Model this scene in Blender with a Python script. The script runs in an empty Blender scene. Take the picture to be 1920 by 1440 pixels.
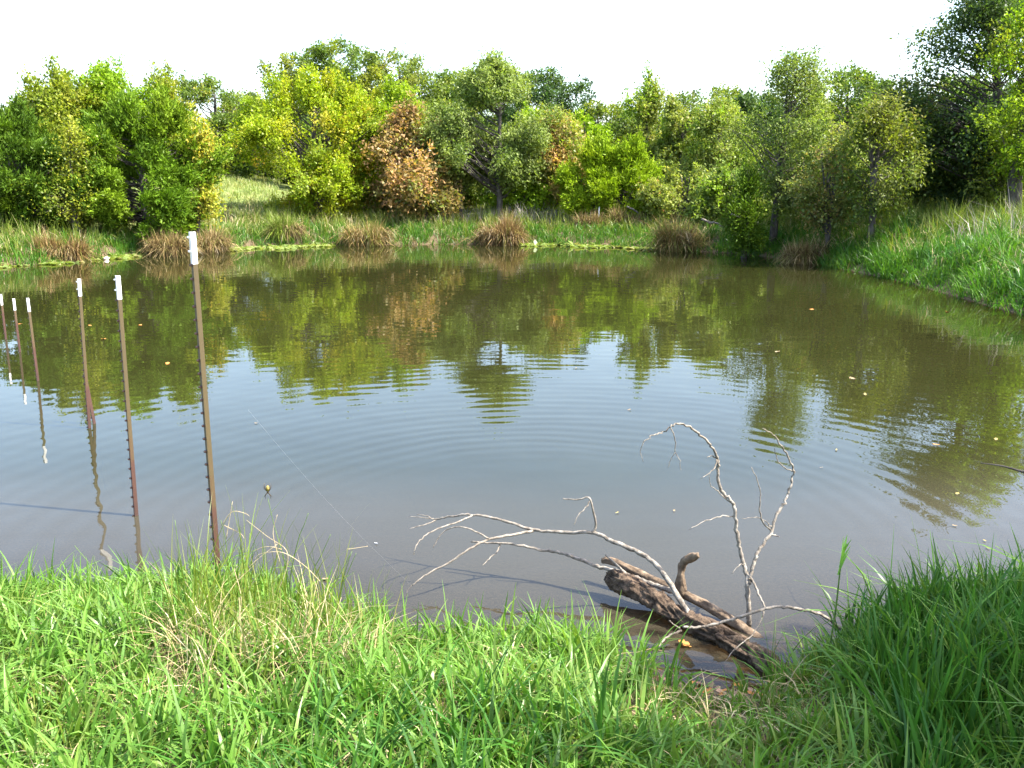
import bpy, bmesh, math, random
import numpy as np
from mathutils import Vector, noise as mnoise

R = math.radians
scene = bpy.context.scene
col = scene.collection

# ------------------------------------------------------------------ camera, sky, sun, exposure
F = 1750.0                      # focal length in pixels of a 1920 px wide picture
CAM_H = 1.80                    # eye height over the water (z = 0)
PITCH = 12.3
cam_data = bpy.data.cameras.new('camera')
cam_data.sensor_width = 36.0
cam_data.lens = 36.0 * F / 1920.0
cam_data.clip_start = 0.05
cam_data.clip_end = 3000.0
cam = bpy.data.objects.new('camera', cam_data)
col.objects.link(cam)
cam.location = (0, 0, CAM_H)
cam.rotation_euler = (R(90 - PITCH), 0, 0)
scene.camera = cam

SUN_AZ, SUN_EL = 103.0, 52.0     # clockwise from the view direction, above the horizon
world = bpy.data.worlds.new('World')
scene.world = world
world.use_nodes = True
wn = world.node_tree.nodes
wl = world.node_tree.links
wn.clear()
sky = wn.new('ShaderNodeTexSky')
sky.sky_type = 'NISHITA'
sky.sun_disc = False
sky.sun_elevation = R(SUN_EL)
sky.sun_rotation = R(SUN_AZ)
sky.altitude = 150
sky.air_density = 1.0
sky.dust_density = 3.0
sky.ozone_density = 1.0
bg = wn.new('ShaderNodeBackground')
bg.inputs['Strength'].default_value = 0.15
wo = wn.new('ShaderNodeOutputWorld')
wl.new(sky.outputs[0], bg.inputs[0])
wl.new(bg.outputs[0], wo.inputs[0])

sun_data = bpy.data.lights.new('sun', 'SUN')
sun_data.energy = 4.1
sun_data.angle = R(0.53)
sun_data.color = (1.0, 0.95, 0.86)
sun = bpy.data.objects.new('sun', sun_data)
col.objects.link(sun)
sdir = Vector((math.sin(R(SUN_AZ)) * math.cos(R(SUN_EL)), math.cos(R(SUN_AZ)) * math.cos(R(SUN_EL)), math.sin(R(SUN_EL))))
sun.rotation_euler = (-sdir).to_track_quat('-Z', 'Y').to_euler()

scene.view_settings.view_transform = 'Standard'
scene.view_settings.look = 'None'
scene.view_settings.exposure = 2.02
scene.view_settings.gamma = 1.0
scene.view_settings.use_curve_mapping = False
scene.render.engine = 'CYCLES'
scene.cycles.max_bounces = 6
scene.cycles.diffuse_bounces = 3
scene.cycles.glossy_bounces = 3
scene.cycles.transmission_bounces = 4
scene.cycles.transparent_max_bounces = 8
scene.cycles.caustics_reflective = False
scene.cycles.caustics_refractive = False
scene.cycles.use_denoising = True

# ------------------------------------------------------------------ geometry helpers
CP, SP = math.cos(R(PITCH)), math.sin(R(PITCH))


def at(px, py, Y):
    """world point seen at picture position (px, py) of the 1920x1440 photo, Y metres ahead"""
    dx = (px - 960.0) / F
    dy = (720.0 - py) / F
    d = (dx, CP + dy * SP, -SP + dy * CP)
    k = Y / d[1]
    return Vector((d[0] * k, Y, CAM_H + d[2] * k))


def on_plane(px, py, z=0.0):
    dx = (px - 960.0) / F
    dy = (720.0 - py) / F
    d = (dx, CP + dy * SP, -SP + dy * CP)
    k = (z - CAM_H) / d[2]
    return Vector((d[0] * k, d[1] * k, z))


def link(name, me, parent=None, mat=None):
    o = bpy.data.objects.new(name, me)
    col.objects.link(o)
    if parent is not None:
        o.parent = parent
    if mat is not None and me is not None and len(me.materials) == 0:
        me.materials.append(mat)
    return o


def tag(o, label=None, cat=None, group=None, kind=None):
    if label:
        o['label'] = label
    if cat:
        o['category'] = cat
    if group:
        o['group'] = group
    if kind:
        o['kind'] = kind
    return o


def empty(name, loc=(0, 0, 0)):
    o = bpy.data.objects.new(name, None)
    col.objects.link(o)
    o.location = loc
    o.empty_display_size = 0.1
    return o


def np_mesh(name, V, Q, colors=None, smooth=False, mat=None, vattr=None):
    """quads Q (n,4) over vertices V (m,3); colors per face"""
    me = bpy.data.meshes.new(name)
    V = np.ascontiguousarray(V, dtype=np.float32)
    Q = np.ascontiguousarray(Q, dtype=np.int32)
    k = Q.shape[1]
    me.vertices.add(len(V))
    me.vertices.foreach_set('co', V.ravel())
    me.loops.add(Q.size)
    me.loops.foreach_set('vertex_index', Q.ravel())
    me.polygons.add(len(Q))
    me.polygons.foreach_set('loop_start', np.arange(0, Q.size, k, dtype=np.int32))
    if smooth:
        me.polygons.foreach_set('use_smooth', np.ones(len(Q), dtype=bool))
    me.update(calc_edges=True)
    if colors is not None:
        a = me.attributes.new('tone', 'FLOAT_COLOR', 'FACE')
        c = np.ones((len(Q), 4), dtype=np.float32)
        c[:, :3] = colors
        a.data.foreach_set('color', c.ravel())
    if vattr is not None:
        for nm, arr in vattr.items():
            a = me.attributes.new(nm, 'FLOAT', 'POINT')
            a.data.foreach_set('value', np.ascontiguousarray(arr, dtype=np.float32))
    if mat is not None:
        me.materials.append(mat)
    return me


def nrm(a):
    return a / np.maximum(np.linalg.norm(a, axis=-1, keepdims=True), 1e-9)


class Tubes:
    """collects tapered tubes into one mesh"""

    def __init__(self):
        self.V, self.Q, self.n = [], [], 0

    def add(self, pts, rad, sides=6, cap=True, rough=0.0, seed=0):
        pts = np.asarray([tuple(p) for p in pts], dtype=float)
        m = len(pts)
        rad = np.broadcast_to(np.asarray(rad, dtype=float), (m,)).copy()
        t = np.gradient(pts, axis=0)
        t = nrm(t)
        ref = np.array([0.13, 0.21, 0.97]) if abs(t[0][2]) < 0.8 else np.array([0.97, 0.2, 0.1])
        u = np.cross(t, ref)
        u = nrm(u)
        w = np.cross(t, u)
        ang = np.linspace(0, 2 * np.pi, sides, endpoint=False)
        rr = rad[:, None] * np.ones((m, sides))
        if rough:
            rng = np.random.default_rng(seed)
            rr = rr * (1 + rough * rng.normal(size=(m, sides)))
        ring = pts[:, None, :] + rr[..., None] * (np.cos(ang)[None, :, None] * u[:, None, :] + np.sin(ang)[None, :, None] * w[:, None, :])
        b = self.n
        self.V.append(ring.reshape(-1, 3))
        i = np.arange(m - 1)[:, None] * sides
        j = np.arange(sides)[None, :]
        jn = (j + 1) % sides
        q = np.stack([b + i + j, b + i + jn, b + i + sides + jn, b + i + sides + j], -1).reshape(-1, 4)
        self.Q.append(q)
        self.n += m * sides
        if cap:
            for k, flip in ((0, True), (m - 1, False)):
                c = self.n
                self.V.append(pts[k][None, :])
                self.n += 1
                ids = b + k * sides + np.arange(sides)
                for s in range(0, sides, 2):
                    a1, a2, a3 = ids[s], ids[(s + 1) % sides], ids[(s + 2) % sides]
                    q4 = [a1, a2, a3, c] if not flip else [a3, a2, a1, c]
                    self.Q.append(np.array([q4]))
        return self

    def mesh(self, name, mat=None, smooth=True):
        return np_mesh(name, np.concatenate(self.V), np.concatenate(self.Q), smooth=smooth, mat=mat)


def catmull(pts, n=6):
    P = [np.asarray(tuple(p), dtype=float) for p in pts]
    P = [2 * P[0] - P[1]] + P + [2 * P[-1] - P[-2]]
    out = []
    for i in range(1, len(P) - 2):
        p0, p1, p2, p3 = P[i - 1], P[i], P[i + 1], P[i + 2]
        for k in range(n):
            t = k / n
            out.append(0.5 * ((2 * p1) + (-p0 + p2) * t + (2 * p0 - 5 * p1 + 4 * p2 - p3) * t * t + (-p0 + 3 * p1 - 3 * p2 + p3) * t ** 3))
    out.append(P[-2])
    return np.array(out)


# ------------------------------------------------------------------ materials
def new_mat(name):
    m = bpy.data.materials.new(name)
    m.use_nodes = True
    nt = m.node_tree
    nt.nodes.clear()
    out = nt.nodes.new('ShaderNodeOutputMaterial')
    return m, nt, nt.nodes, nt.links, out


def leaf_mat(name, trans=0.42, gloss=0.035, rough=0.42, noise_amt=0.25, noise_scale=9.0, tcol=(1.15, 1.25, 0.45)):
    m, nt, N, L, out = new_mat(name)
    a = N.new('ShaderNodeAttribute'); a.attribute_name = 'tone'
    tc = N.new('ShaderNodeTexCoord')
    nz = N.new('ShaderNodeTexNoise'); nz.inputs['Scale'].default_value = noise_scale; nz.inputs['Detail'].default_value = 3
    L.new(tc.outputs['Object'], nz.inputs['Vector'])
    mr = N.new('ShaderNodeMapRange')
    mr.inputs['From Min'].default_value = 0.3; mr.inputs['From Max'].default_value = 0.7
    mr.inputs['To Min'].default_value = 1 - noise_amt; mr.inputs['To Max'].default_value = 1 + noise_amt
    L.new(nz.outputs['Fac'], mr.inputs['Value'])
    mul = N.new('ShaderNodeVectorMath'); mul.operation = 'SCALE'
    L.new(a.outputs['Color'], mul.inputs[0]); L.new(mr.outputs[0], mul.inputs['Scale'])
    d = N.new('ShaderNodeBsdfDiffuse'); L.new(mul.outputs[0], d.inputs['Color'])
    t = N.new('ShaderNodeBsdfTranslucent')
    tm = N.new('ShaderNodeVectorMath'); tm.operation = 'MULTIPLY'; tm.inputs[1].default_value = tcol
    L.new(mul.outputs[0], tm.inputs[0]); L.new(tm.outputs[0], t.inputs['Color'])
    mx = N.new('ShaderNodeMixShader'); mx.inputs[0].default_value = trans
    L.new(d.outputs[0], mx.inputs[1]); L.new(t.outputs[0], mx.inputs[2])
    g = N.new('ShaderNodeBsdfGlossy'); g.inputs['Roughness'].default_value = rough
    g.inputs['Color'].default_value = (1, 1, 1, 1)
    mx2 = N.new('ShaderNodeMixShader'); mx2.inputs[0].default_value = gloss
    L.new(mx.outputs[0], mx2.inputs[1]); L.new(g.outputs[0], mx2.inputs[2])
    L.new(mx2.outputs[0], out.inputs['Surface'])
    return m


def rough_mat(name, c1, c2, scale=12.0, bump=0.4, rough=0.85, stretch=(1, 1, 1), c3=None, dist=0.01, detail=6, spec=0.25):
    m, nt, N, L, out = new_mat(name)
    p = N.new('ShaderNodeBsdfPrincipled')
    p.inputs['Roughness'].default_value = rough
    p.inputs['Specular IOR Level'].default_value = spec
    tc = N.new('ShaderNodeTexCoord')
    mp = N.new('ShaderNodeMapping'); mp.inputs['Scale'].default_value = stretch
    L.new(tc.outputs['Object'], mp.inputs['Vector'])
    nz = N.new('ShaderNodeTexNoise'); nz.inputs['Scale'].default_value = scale; nz.inputs['Detail'].default_value = detail
    nz.inputs['Roughness'].default_value = 0.65
    L.new(mp.outputs[0], nz.inputs['Vector'])
    cr = N.new('ShaderNodeValToRGB')
    cr.color_ramp.elements[0].position = 0.32; cr.color_ramp.elements[0].color = (*c1, 1)
    cr.color_ramp.elements[1].position = 0.68; cr.color_ramp.elements[1].color = (*c2, 1)
    if c3:
        e = cr.color_ramp.elements.new(0.5); e.color = (*c3, 1)
    L.new(nz.outputs['Fac'], cr.inputs[0])
    L.new(cr.outputs[0], p.inputs['Base Color'])
    b = N.new('ShaderNodeBump'); b.inputs['Strength'].default_value = bump; b.inputs['Distance'].default_value = dist
    L.new(nz.outputs['Fac'], b.inputs['Height'])
    L.new(b.outputs[0], p.inputs['Normal'])
    L.new(p.outputs[0], out.inputs['Surface'])
    return m


M_leaf = leaf_mat('foliage', gloss=0.012)
M_cedar = leaf_mat('cedar_foliage', trans=0.28, gloss=0.005, tcol=(1.1, 1.2, 0.4))
M_grass = leaf_mat('grass_blades', trans=0.40, gloss=0.018, rough=0.4, noise_amt=0.15, tcol=(1.1, 1.15, 0.5))
M_straw = leaf_mat('dry_stalks', trans=0.25, gloss=0.02, noise_amt=0.15, tcol=(1, 1, 0.9))
M_deadleaf = leaf_mat('fallen_leaves', trans=0.2, gloss=0.04, noise_amt=0.3, noise_scale=60, tcol=(1.1, 0.9, 0.6))
M_bark = rough_mat('dark_bark', (0.035, 0.028, 0.022), (0.13, 0.115, 0.10), scale=14, bump=0.8, stretch=(1, 1, 0.35), dist=0.03)
M_bark_pale = rough_mat('pale_bark', (0.10, 0.085, 0.07), (0.30, 0.27, 0.24), scale=14, bump=0.8, stretch=(1, 1, 0.35), dist=0.03)
M_branch = rough_mat('weathered_branch_bark', (0.07, 0.055, 0.043), (0.36, 0.32, 0.27), scale=45, bump=1.0, dist=0.008, c3=(0.22, 0.19, 0.155))
M_log = rough_mat('log_wood', (0.055, 0.038, 0.026), (0.27, 0.20, 0.135), scale=26, bump=0.9, stretch=(1, 1, 1), dist=0.012, c3=(0.155, 0.11, 0.072))
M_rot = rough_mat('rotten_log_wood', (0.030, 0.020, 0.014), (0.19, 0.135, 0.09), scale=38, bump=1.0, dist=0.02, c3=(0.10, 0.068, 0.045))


def ground_material():
    m, nt, N, L, out = new_mat('ground_soil')
    p = N.new('ShaderNodeBsdfPrincipled'); p.inputs['Roughness'].default_value = 0.95
    p.inputs['Specular IOR Level'].default_value = 0.15
    tc = N.new('ShaderNodeTexCoord')
    n1 = N.new('ShaderNodeTexNoise'); n1.inputs['Scale'].default_value = 3.0; n1.inputs['Detail'].default_value = 8; n1.inputs['Roughness'].default_value = 0.7
    n2 = N.new('ShaderNodeTexNoise'); n2.inputs['Scale'].default_value = 40.0; n2.inputs['Detail'].default_value = 5
    n3 = N.new('ShaderNodeTexNoise'); n3.inputs['Scale'].default_value = 0.35; n3.inputs['Detail'].default_value = 4
    for n in (n1, n2, n3):
        L.new(tc.outputs['Object'], n.inputs['Vector'])
    soil = N.new('ShaderNodeValToRGB')
    soil.color_ramp.elements[0].color = (0.05, 0.036, 0.022, 1); soil.color_ramp.elements[0].position = 0.3
    soil.color_ramp.elements[1].color = (0.19, 0.145, 0.085, 1); soil.color_ramp.elements[1].position = 0.72
    L.new(n2.outputs['Fac'], soil.inputs[0])
    turf = N.new('ShaderNodeValToRGB')
    turf.color_ramp.elements[0].color = (0.055, 0.095, 0.018, 1); turf.color_ramp.elements[0].position = 0.35
    turf.color_ramp.elements[1].color = (0.21, 0.23, 0.075, 1); turf.color_ramp.elements[1].position = 0.65
    L.new(n1.outputs['Fac'], turf.inputs[0])
    at_ = N.new('ShaderNodeAttribute'); at_.attribute_name = 'turf'
    mr = N.new('ShaderNodeMath'); mr.operation = 'MULTIPLY_ADD'
    L.new(n3.outputs['Fac'], mr.inputs[0]); mr.inputs[1].default_value = 0.5
    L.new(at_.outputs['Fac'], mr.inputs[2])
    mr2 = N.new('ShaderNodeMapRange'); mr2.inputs['From Min'].default_value = 0.45; mr2.inputs['From Max'].default_value = 1.0
    L.new(mr.outputs[0], mr2.inputs['Value'])
    mx = N.new('ShaderNodeMix'); mx.data_type = 'RGBA'
    L.new(mr2.outputs[0], mx.inputs['Factor']); L.new(soil.outputs[0], mx.inputs[6]); L.new(turf.outputs[0], mx.inputs[7])
    L.new(mx.outputs[2], p.inputs['Base Color'])
    b = N.new('ShaderNodeBump'); b.inputs['Strength'].default_value = 0.7; b.inputs['Distance'].default_value = 0.03
    L.new(n2.outputs['Fac'], b.inputs['Height']); L.new(b.outputs[0], p.inputs['Normal'])
    L.new(p.outputs[0], out.inputs['Surface'])
    return m


RING = (0.23, 4.70)             # where something has just dropped into the pond


def water_material():
    m, nt, N, L, out = new_mat('pond_water')

    def math_(op, a=None, b=None, c=None):
        n = N.new('ShaderNodeMath'); n.operation = op
        for i, v in enumerate((a, b, c)):
            if v is None:
                continue
            if isinstance(v, (int, float)):
                n.inputs[i].default_value = v
            else:
                L.new(v, n.inputs[i])
        return n.outputs[0]

    geo = N.new('ShaderNodeNewGeometry')
    sep = N.new('ShaderNodeSeparateXYZ'); L.new(geo.outputs['Position'], sep.inputs[0])
    dx = math_('SUBTRACT', sep.outputs[0], RING[0])
    dy = math_('SUBTRACT', sep.outputs[1], RING[1])
    # a little wobble so that the rings are not perfect circles
    wob = N.new('ShaderNodeTexNoise'); wob.inputs['Scale'].default_value = 0.9; wob.inputs['Detail'].default_value = 2
    L.new(geo.outputs['Position'], wob.inputs['Vector'])
    r0 = math_('SQRT', math_('ADD', math_('MULTIPLY', dx, dx), math_('MULTIPLY', dy, dy)))
    r = math_('ADD', r0, math_('MULTIPLY', math_('SUBTRACT', wob.outputs['Fac'], 0.5), 0.22))
    phase = math_('MULTIPLY', math_('POWER', math_('MAXIMUM', r, 0.01), 0.75), 2 * math.pi * 9.6)
    mr = N.new('ShaderNodeMapRange'); mr.interpolation_type = 'SMOOTHSTEP'
    mr.inputs['From Min'].default_value = 1.0; mr.inputs['From Max'].default_value = 1.9
    L.new(r, mr.inputs['Value'])
    env = math_('MULTIPLY', mr.outputs[0], math_('EXPONENT', math_('MULTIPLY', math_('SUBTRACT', r, 1.9), -0.5)))
    # the rings fade in and out along the circle
    wob2 = N.new('ShaderNodeTexNoise'); wob2.inputs['Scale'].default_value = 0.55
    L.new(geo.outputs['Position'], wob2.inputs['Vector'])
    env = math_('MULTIPLY', env, math_('MULTIPLY_ADD', wob2.outputs['Fac'], 1.3, 0.25))
    slope = math_('MULTIPLY', math_('MULTIPLY', math_('COSINE', phase), env), 0.0145)
    sx = math_('DIVIDE', math_('MULTIPLY', slope, dx), math_('MAXIMUM', r0, 0.05))
    sy = math_('DIVIDE', math_('MULTIPLY', slope, dy), math_('MAXIMUM', r0, 0.05))
    # faint wind ripple
    mp = N.new('ShaderNodeMapping'); mp.inputs['Scale'].default_value = (1.6, 4.5, 1)
    L.new(geo.outputs['Position'], mp.inputs['Vector'])
    nz = N.new('ShaderNodeTexNoise'); nz.inputs['Scale'].default_value = 1.6; nz.inputs['Detail'].default_value = 3
    L.new(mp.outputs[0], nz.inputs['Vector'])
    sc = N.new('ShaderNodeSeparateColor'); L.new(nz.outputs['Color'], sc.inputs[0])
    wx = math_('MULTIPLY', math_('SUBTRACT', sc.outputs[0], 0.5), 0.016)
    wy = math_('MULTIPLY', math_('SUBTRACT', sc.outputs[1], 0.5), 0.034)
    cmb = N.new('ShaderNodeCombineXYZ')
    L.new(math_('MULTIPLY', math_('ADD', sx, wx), -1.0), cmb.inputs[0])
    L.new(math_('MULTIPLY', math_('ADD', sy, wy), -1.0), cmb.inputs[1])
    cmb.inputs[2].default_value = 1.0
    nv = N.new('ShaderNodeVectorMath'); nv.operation = 'NORMALIZE'; L.new(cmb.outputs[0], nv.inputs[0])

    dep = N.new('ShaderNodeAttribute'); dep.attribute_name = 'depth'
    fac = math_('SUBTRACT', 1.0, math_('EXPONENT', math_('MULTIPLY', math_('MAXIMUM', dep.outputs['Fac'], 0.0), -7.0)))
    tr = N.new('ShaderNodeBsdfTransparent'); tr.inputs[0].default_value = (0.74, 0.60, 0.34, 1)
    df = N.new('ShaderNodeBsdfDiffuse')
    mk = N.new('ShaderNodeTexNoise'); mk.inputs['Scale'].default_value = 0.5; mk.inputs['Detail'].default_value = 3
    L.new(geo.outputs['Position'], mk.inputs['Vector'])
    mc = N.new('ShaderNodeValToRGB')
    mc.color_ramp.elements[0].position = 0.3; mc.color_ramp.elements[0].color = (0.018, 0.0192, 0.0055, 1)
    mc.color_ramp.elements[1].position = 0.7; mc.color_ramp.elements[1].color = (0.023, 0.024, 0.0075, 1)
    L.new(mk.outputs['Fac'], mc.inputs[0])
    silt = N.new('ShaderNodeMapRange'); silt.interpolation_type = 'SMOOTHSTEP'
    silt.inputs['From Min'].default_value = 0.15; silt.inputs['From Max'].default_value = 0.7
    clear = N.new('ShaderNodeAttribute'); clear.attribute_name = 'settled'
    L.new(clear.outputs['Fac'], silt.inputs['Value'])
    mixc = N.new('ShaderNodeMix'); mixc.data_type = 'RGBA'
    L.new(silt.outputs[0], mixc.inputs['Factor'])
    mixc.inputs[6].default_value = (0.054, 0.048, 0.033, 1)
    L.new(mc.outputs[0], mixc.inputs[7]); L.new(mixc.outputs[2], df.inputs['Color'])
    body = N.new('ShaderNodeMixShader'); L.new(fac, body.inputs[0]); L.new(tr.outputs[0], body.inputs[1]); L.new(df.outputs[0], body.inputs[2])
    gl = N.new('ShaderNodeBsdfGlossy'); gl.inputs['Roughness'].default_value = 0.012
    gl.inputs['Color'].default_value = (1, 1, 1, 1)
    L.new(nv.outputs[0], gl.inputs['Normal'])
    fr = N.new('ShaderNodeFresnel'); fr.inputs['IOR'].default_value = 1.333
    L.new(nv.outputs[0], fr.inputs['Normal'])
    mx = N.new('ShaderNodeMixShader'); L.new(fr.outputs[0], mx.inputs[0]); L.new(body.outputs[0], mx.inputs[1]); L.new(gl.outputs[0], mx.inputs[2])
    L.new(mx.outputs[0], out.inputs['Surface'])
    return m


# ------------------------------------------------------------------ the pond outline and the lie of the land
shore_px = [(-260, 1150), (0, 1148), (150, 1148), (300, 1142), (400, 1138), (500, 1148), (570, 1172), (640, 1205), (720, 1232), (820, 1245),
            (950, 1240), (1060, 1245), (1150, 1258), (1230, 1272), (1310, 1290), (1390, 1300), (1450, 1290), (1520, 1262),
            (1600, 1232), (1700, 1205), (1820, 1190), (1940, 1180), (2150, 1130), (2420, 1010), (2560, 860), (2480, 740), (2250, 665), (2060, 622),
            (1900, 583), (1800, 556), (1700, 529), (1600, 507), (1500, 489), (1400, 477), (1300, 471), (1180, 465), (1050, 460),
            (940, 458), (820, 458), (700, 459), (600, 461), (500, 464), (430, 468), (350, 476), (280, 478), (180, 487), (60, 497),
            (-60, 505), (-260, 520), (-560, 560), (-800, 640), (-900, 800), (-760, 980), (-520, 1100)]
ctrl = [on_plane(x, y) for x, y in shore_px]
ctrl2 = ctrl + ctrl[:1]
SHORE = catmull([(p.x, p.y) for p in ctrl2], 5)[:-1]


def shore_dist(X, Y):
    """signed distance to the shore line: positive on land"""
    shp = np.shape(X)
    x = np.ravel(np.asarray(X, dtype=float)); y = np.ravel(np.asarray(Y, dtype=float))
    best = np.full(x.shape, 1e9)
    inside = np.zeros(x.shape, dtype=bool)
    n = len(SHORE)
    for i in range(n):
        ax, ay = SHORE[i]; bx, by = SHORE[(i + 1) % n]
        ex, ey = bx - ax, by - ay
        l2 = ex * ex + ey * ey + 1e-12
        t = np.clip(((x - ax) * ex + (y - ay) * ey) / l2, 0, 1)
        d2 = (x - ax - t * ex) ** 2 + (y - ay - t * ey) ** 2
        best = np.minimum(best, d2)
        if abs(ey) > 1e-12:
            c = ((ay > y) != (by > y)) & (x < ex * (y - ay) / ey + ax)
            inside ^= c
    d = np.sqrt(best)
    d[inside] *= -1
    return d.reshape(shp)


def wob(X, Y):
    return (np.sin(X * 1.7 + Y * 0.9 + 0.3) * 0.5 + np.sin(X * 0.8 - Y * 1.9 + 1.1) * 0.5 + np.sin(X * 3.7 + 2.0) * np.sin(Y * 3.1 + 0.5) * 0.5)


def height(X, Y, d=None):
    X = np.asarray(X, dtype=float); Y = np.asarray(Y, dtype=float)
    if d is None:
        d = shore_dist(X, Y)
    land = np.maximum(d, 0)
    near = np.clip((9 - Y) / 4, 0, 1)
    h_near = 0.24 * (1 - np.exp(-land / 0.45)) + 0.02 * np.minimum(land, 8)
    h_far = 0.30 * (1 - np.exp(-land / 0.55)) + 2.1 * (1 - np.exp(-land / 24.0))
    right = np.clip((X - 3.5) / 4, 0, 1) * np.clip((30 - Y) / 10, 0, 1)
    h_far = h_far + right * 0.46 * (1 - np.exp(-land / 1.6))
    gap = np.exp(-((X + 0.32 * Y) / 3.2) ** 2) * np.clip((Y - 25) / 14, 0, 1)
    h_far = h_far + 0.62 * gap
    h = near * h_near + (1 - near) * h_far
    h = h + 0.035 * wob(X, Y) * np.clip(land / 1.0, 0, 1)
    h = h + 0.012 * np.sin(X * 9 + Y * 4) * np.sin(Y * 8 - X * 3) * np.clip(land / 0.3, 0, 1)
    w = np.maximum(-d, 0)
    bot = -(0.24 * (1 - np.exp(-w / 0.9)) + 0.12 * np.minimum(w, 9))
    return np.where(d > 0, h, bot)


def axis(parts):
    out = []
    for a, b, s in parts:
        out.append(np.arange(a, b, s))
    return np.unique(np.round(np.concatenate(out), 4))


def grid_mesh(name, xs, ys, zfun, mask=None, mat=None, attrs=None):
    X, Y = np.meshgrid(xs, ys)
    d = shore_dist(X, Y)
    Z = zfun(X, Y, d)
    V = np.stack([X, Y, Z], -1).reshape(-1, 3)
    nx, ny = len(xs), len(ys)
    i = np.arange(ny - 1)[:, None] * nx
    j = np.arange(nx - 1)[None, :]
    Q = np.stack([i + j, i + j + 1, i + nx + j + 1, i + nx + j], -1)
    if mask is not None:
        keep = mask(d)
        km = keep[:-1, :-1] | keep[1:, :-1] | keep[:-1, 1:] | keep[1:, 1:]
        Q = Q[km]
    Q = Q.reshape(-1, 4)
    va = {k: f(X, Y, d).ravel() for k, f in (attrs or {}).items()}
    return np_mesh(name, V, Q, smooth=True, mat=mat, vattr=va)


far = [-900, -600, -400, -250, -170, -120, -90, -70, -56]
xs = np.unique(np.concatenate([far, axis([(-46, -16, 1.0), (-16, -4, 0.4), (-4, 4, 0.09), (4, 16, 0.4), (16, 47, 1.0)]), [-v for v in far]]))
ys = np.unique(np.concatenate([[-60, -40, -26, -16, -10, -6], axis([(-4, 1, 0.6), (1, 5.6, 0.09), (5.6, 10, 0.4), (10, 34, 0.3), (34, 62, 1.2)]), [70, 85, 110, 150, 220, 350, 550, 900]]))
g_me = grid_mesh('ground', xs, ys, lambda X, Y, d: height(X, Y, d), mat=ground_material(),
                 attrs={'turf': lambda X, Y, d: np.clip((d - 0.4) / 2.5, 0, 1) * np.clip((Y - 7) / 4, 0.25, 1)})
tag(link('ground', g_me), 'grassy earth banks and muddy bottom around the pond', 'ground', kind='structure')

wx = axis([(-26, -5, 0.4), (-5, 5, 0.1), (5, 22, 0.4)])
wy = axis([(1.5, 6, 0.1), (6, 32, 0.3)])
w_me = grid_mesh('pond_water', wx, wy, lambda X, Y, d: X * 0.0, mask=lambda d: d < 0.25, mat=water_material(),
                 attrs={'depth': lambda X, Y, d: np.maximum(-height(X, Y, d), 0),
                        'settled': lambda X, Y, d: np.maximum(-height(X, Y, d), 0) + np.clip((Y - 5) / 5, 0, 1)})
tag(link('pond_water', w_me), 'still murky pond water mirroring trees and pale sky', 'water', kind='structure')

# ------------------------------------------------------------------ foliage builders
def leaves_mesh(name, P, A, Nn, L, W, C, mat, tri=False):
    n = len(P)
    A = nrm(A)
    S = nrm(np.cross(A, Nn))
    Nn = np.cross(S, A)
    L = np.broadcast_to(L, (n,))[:, None]; W = np.broadcast_to(W, (n,))[:, None]
    if tri:
        V = np.stack([P - S * W * 0.62, P + S * W * 0.62, P + A * L], 1).reshape(-1, 3)
        return np_mesh(name, V, np.arange(3 * n).reshape(n, 3), colors=C, mat=mat)
    mid = P + A * L * 0.45
    V = np.stack([P, mid + S * W * 0.5 + Nn * W * 0.18, P + A * L - Nn * L * 0.12, mid - S * W * 0.5 + Nn * W * 0.18], 1).reshape(-1, 3)
    Q = np.arange(4 * n).reshape(n, 4)
    return np_mesh(name, V, Q, colors=C, mat=mat)


def palette_pick(rng, pal, wts, n):
    pal = np.array(pal, dtype=float)
    w = np.array(wts, dtype=float); w /= w.sum()
    return pal[rng.choice(len(pal), size=n, p=w)]


G = dict
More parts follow.
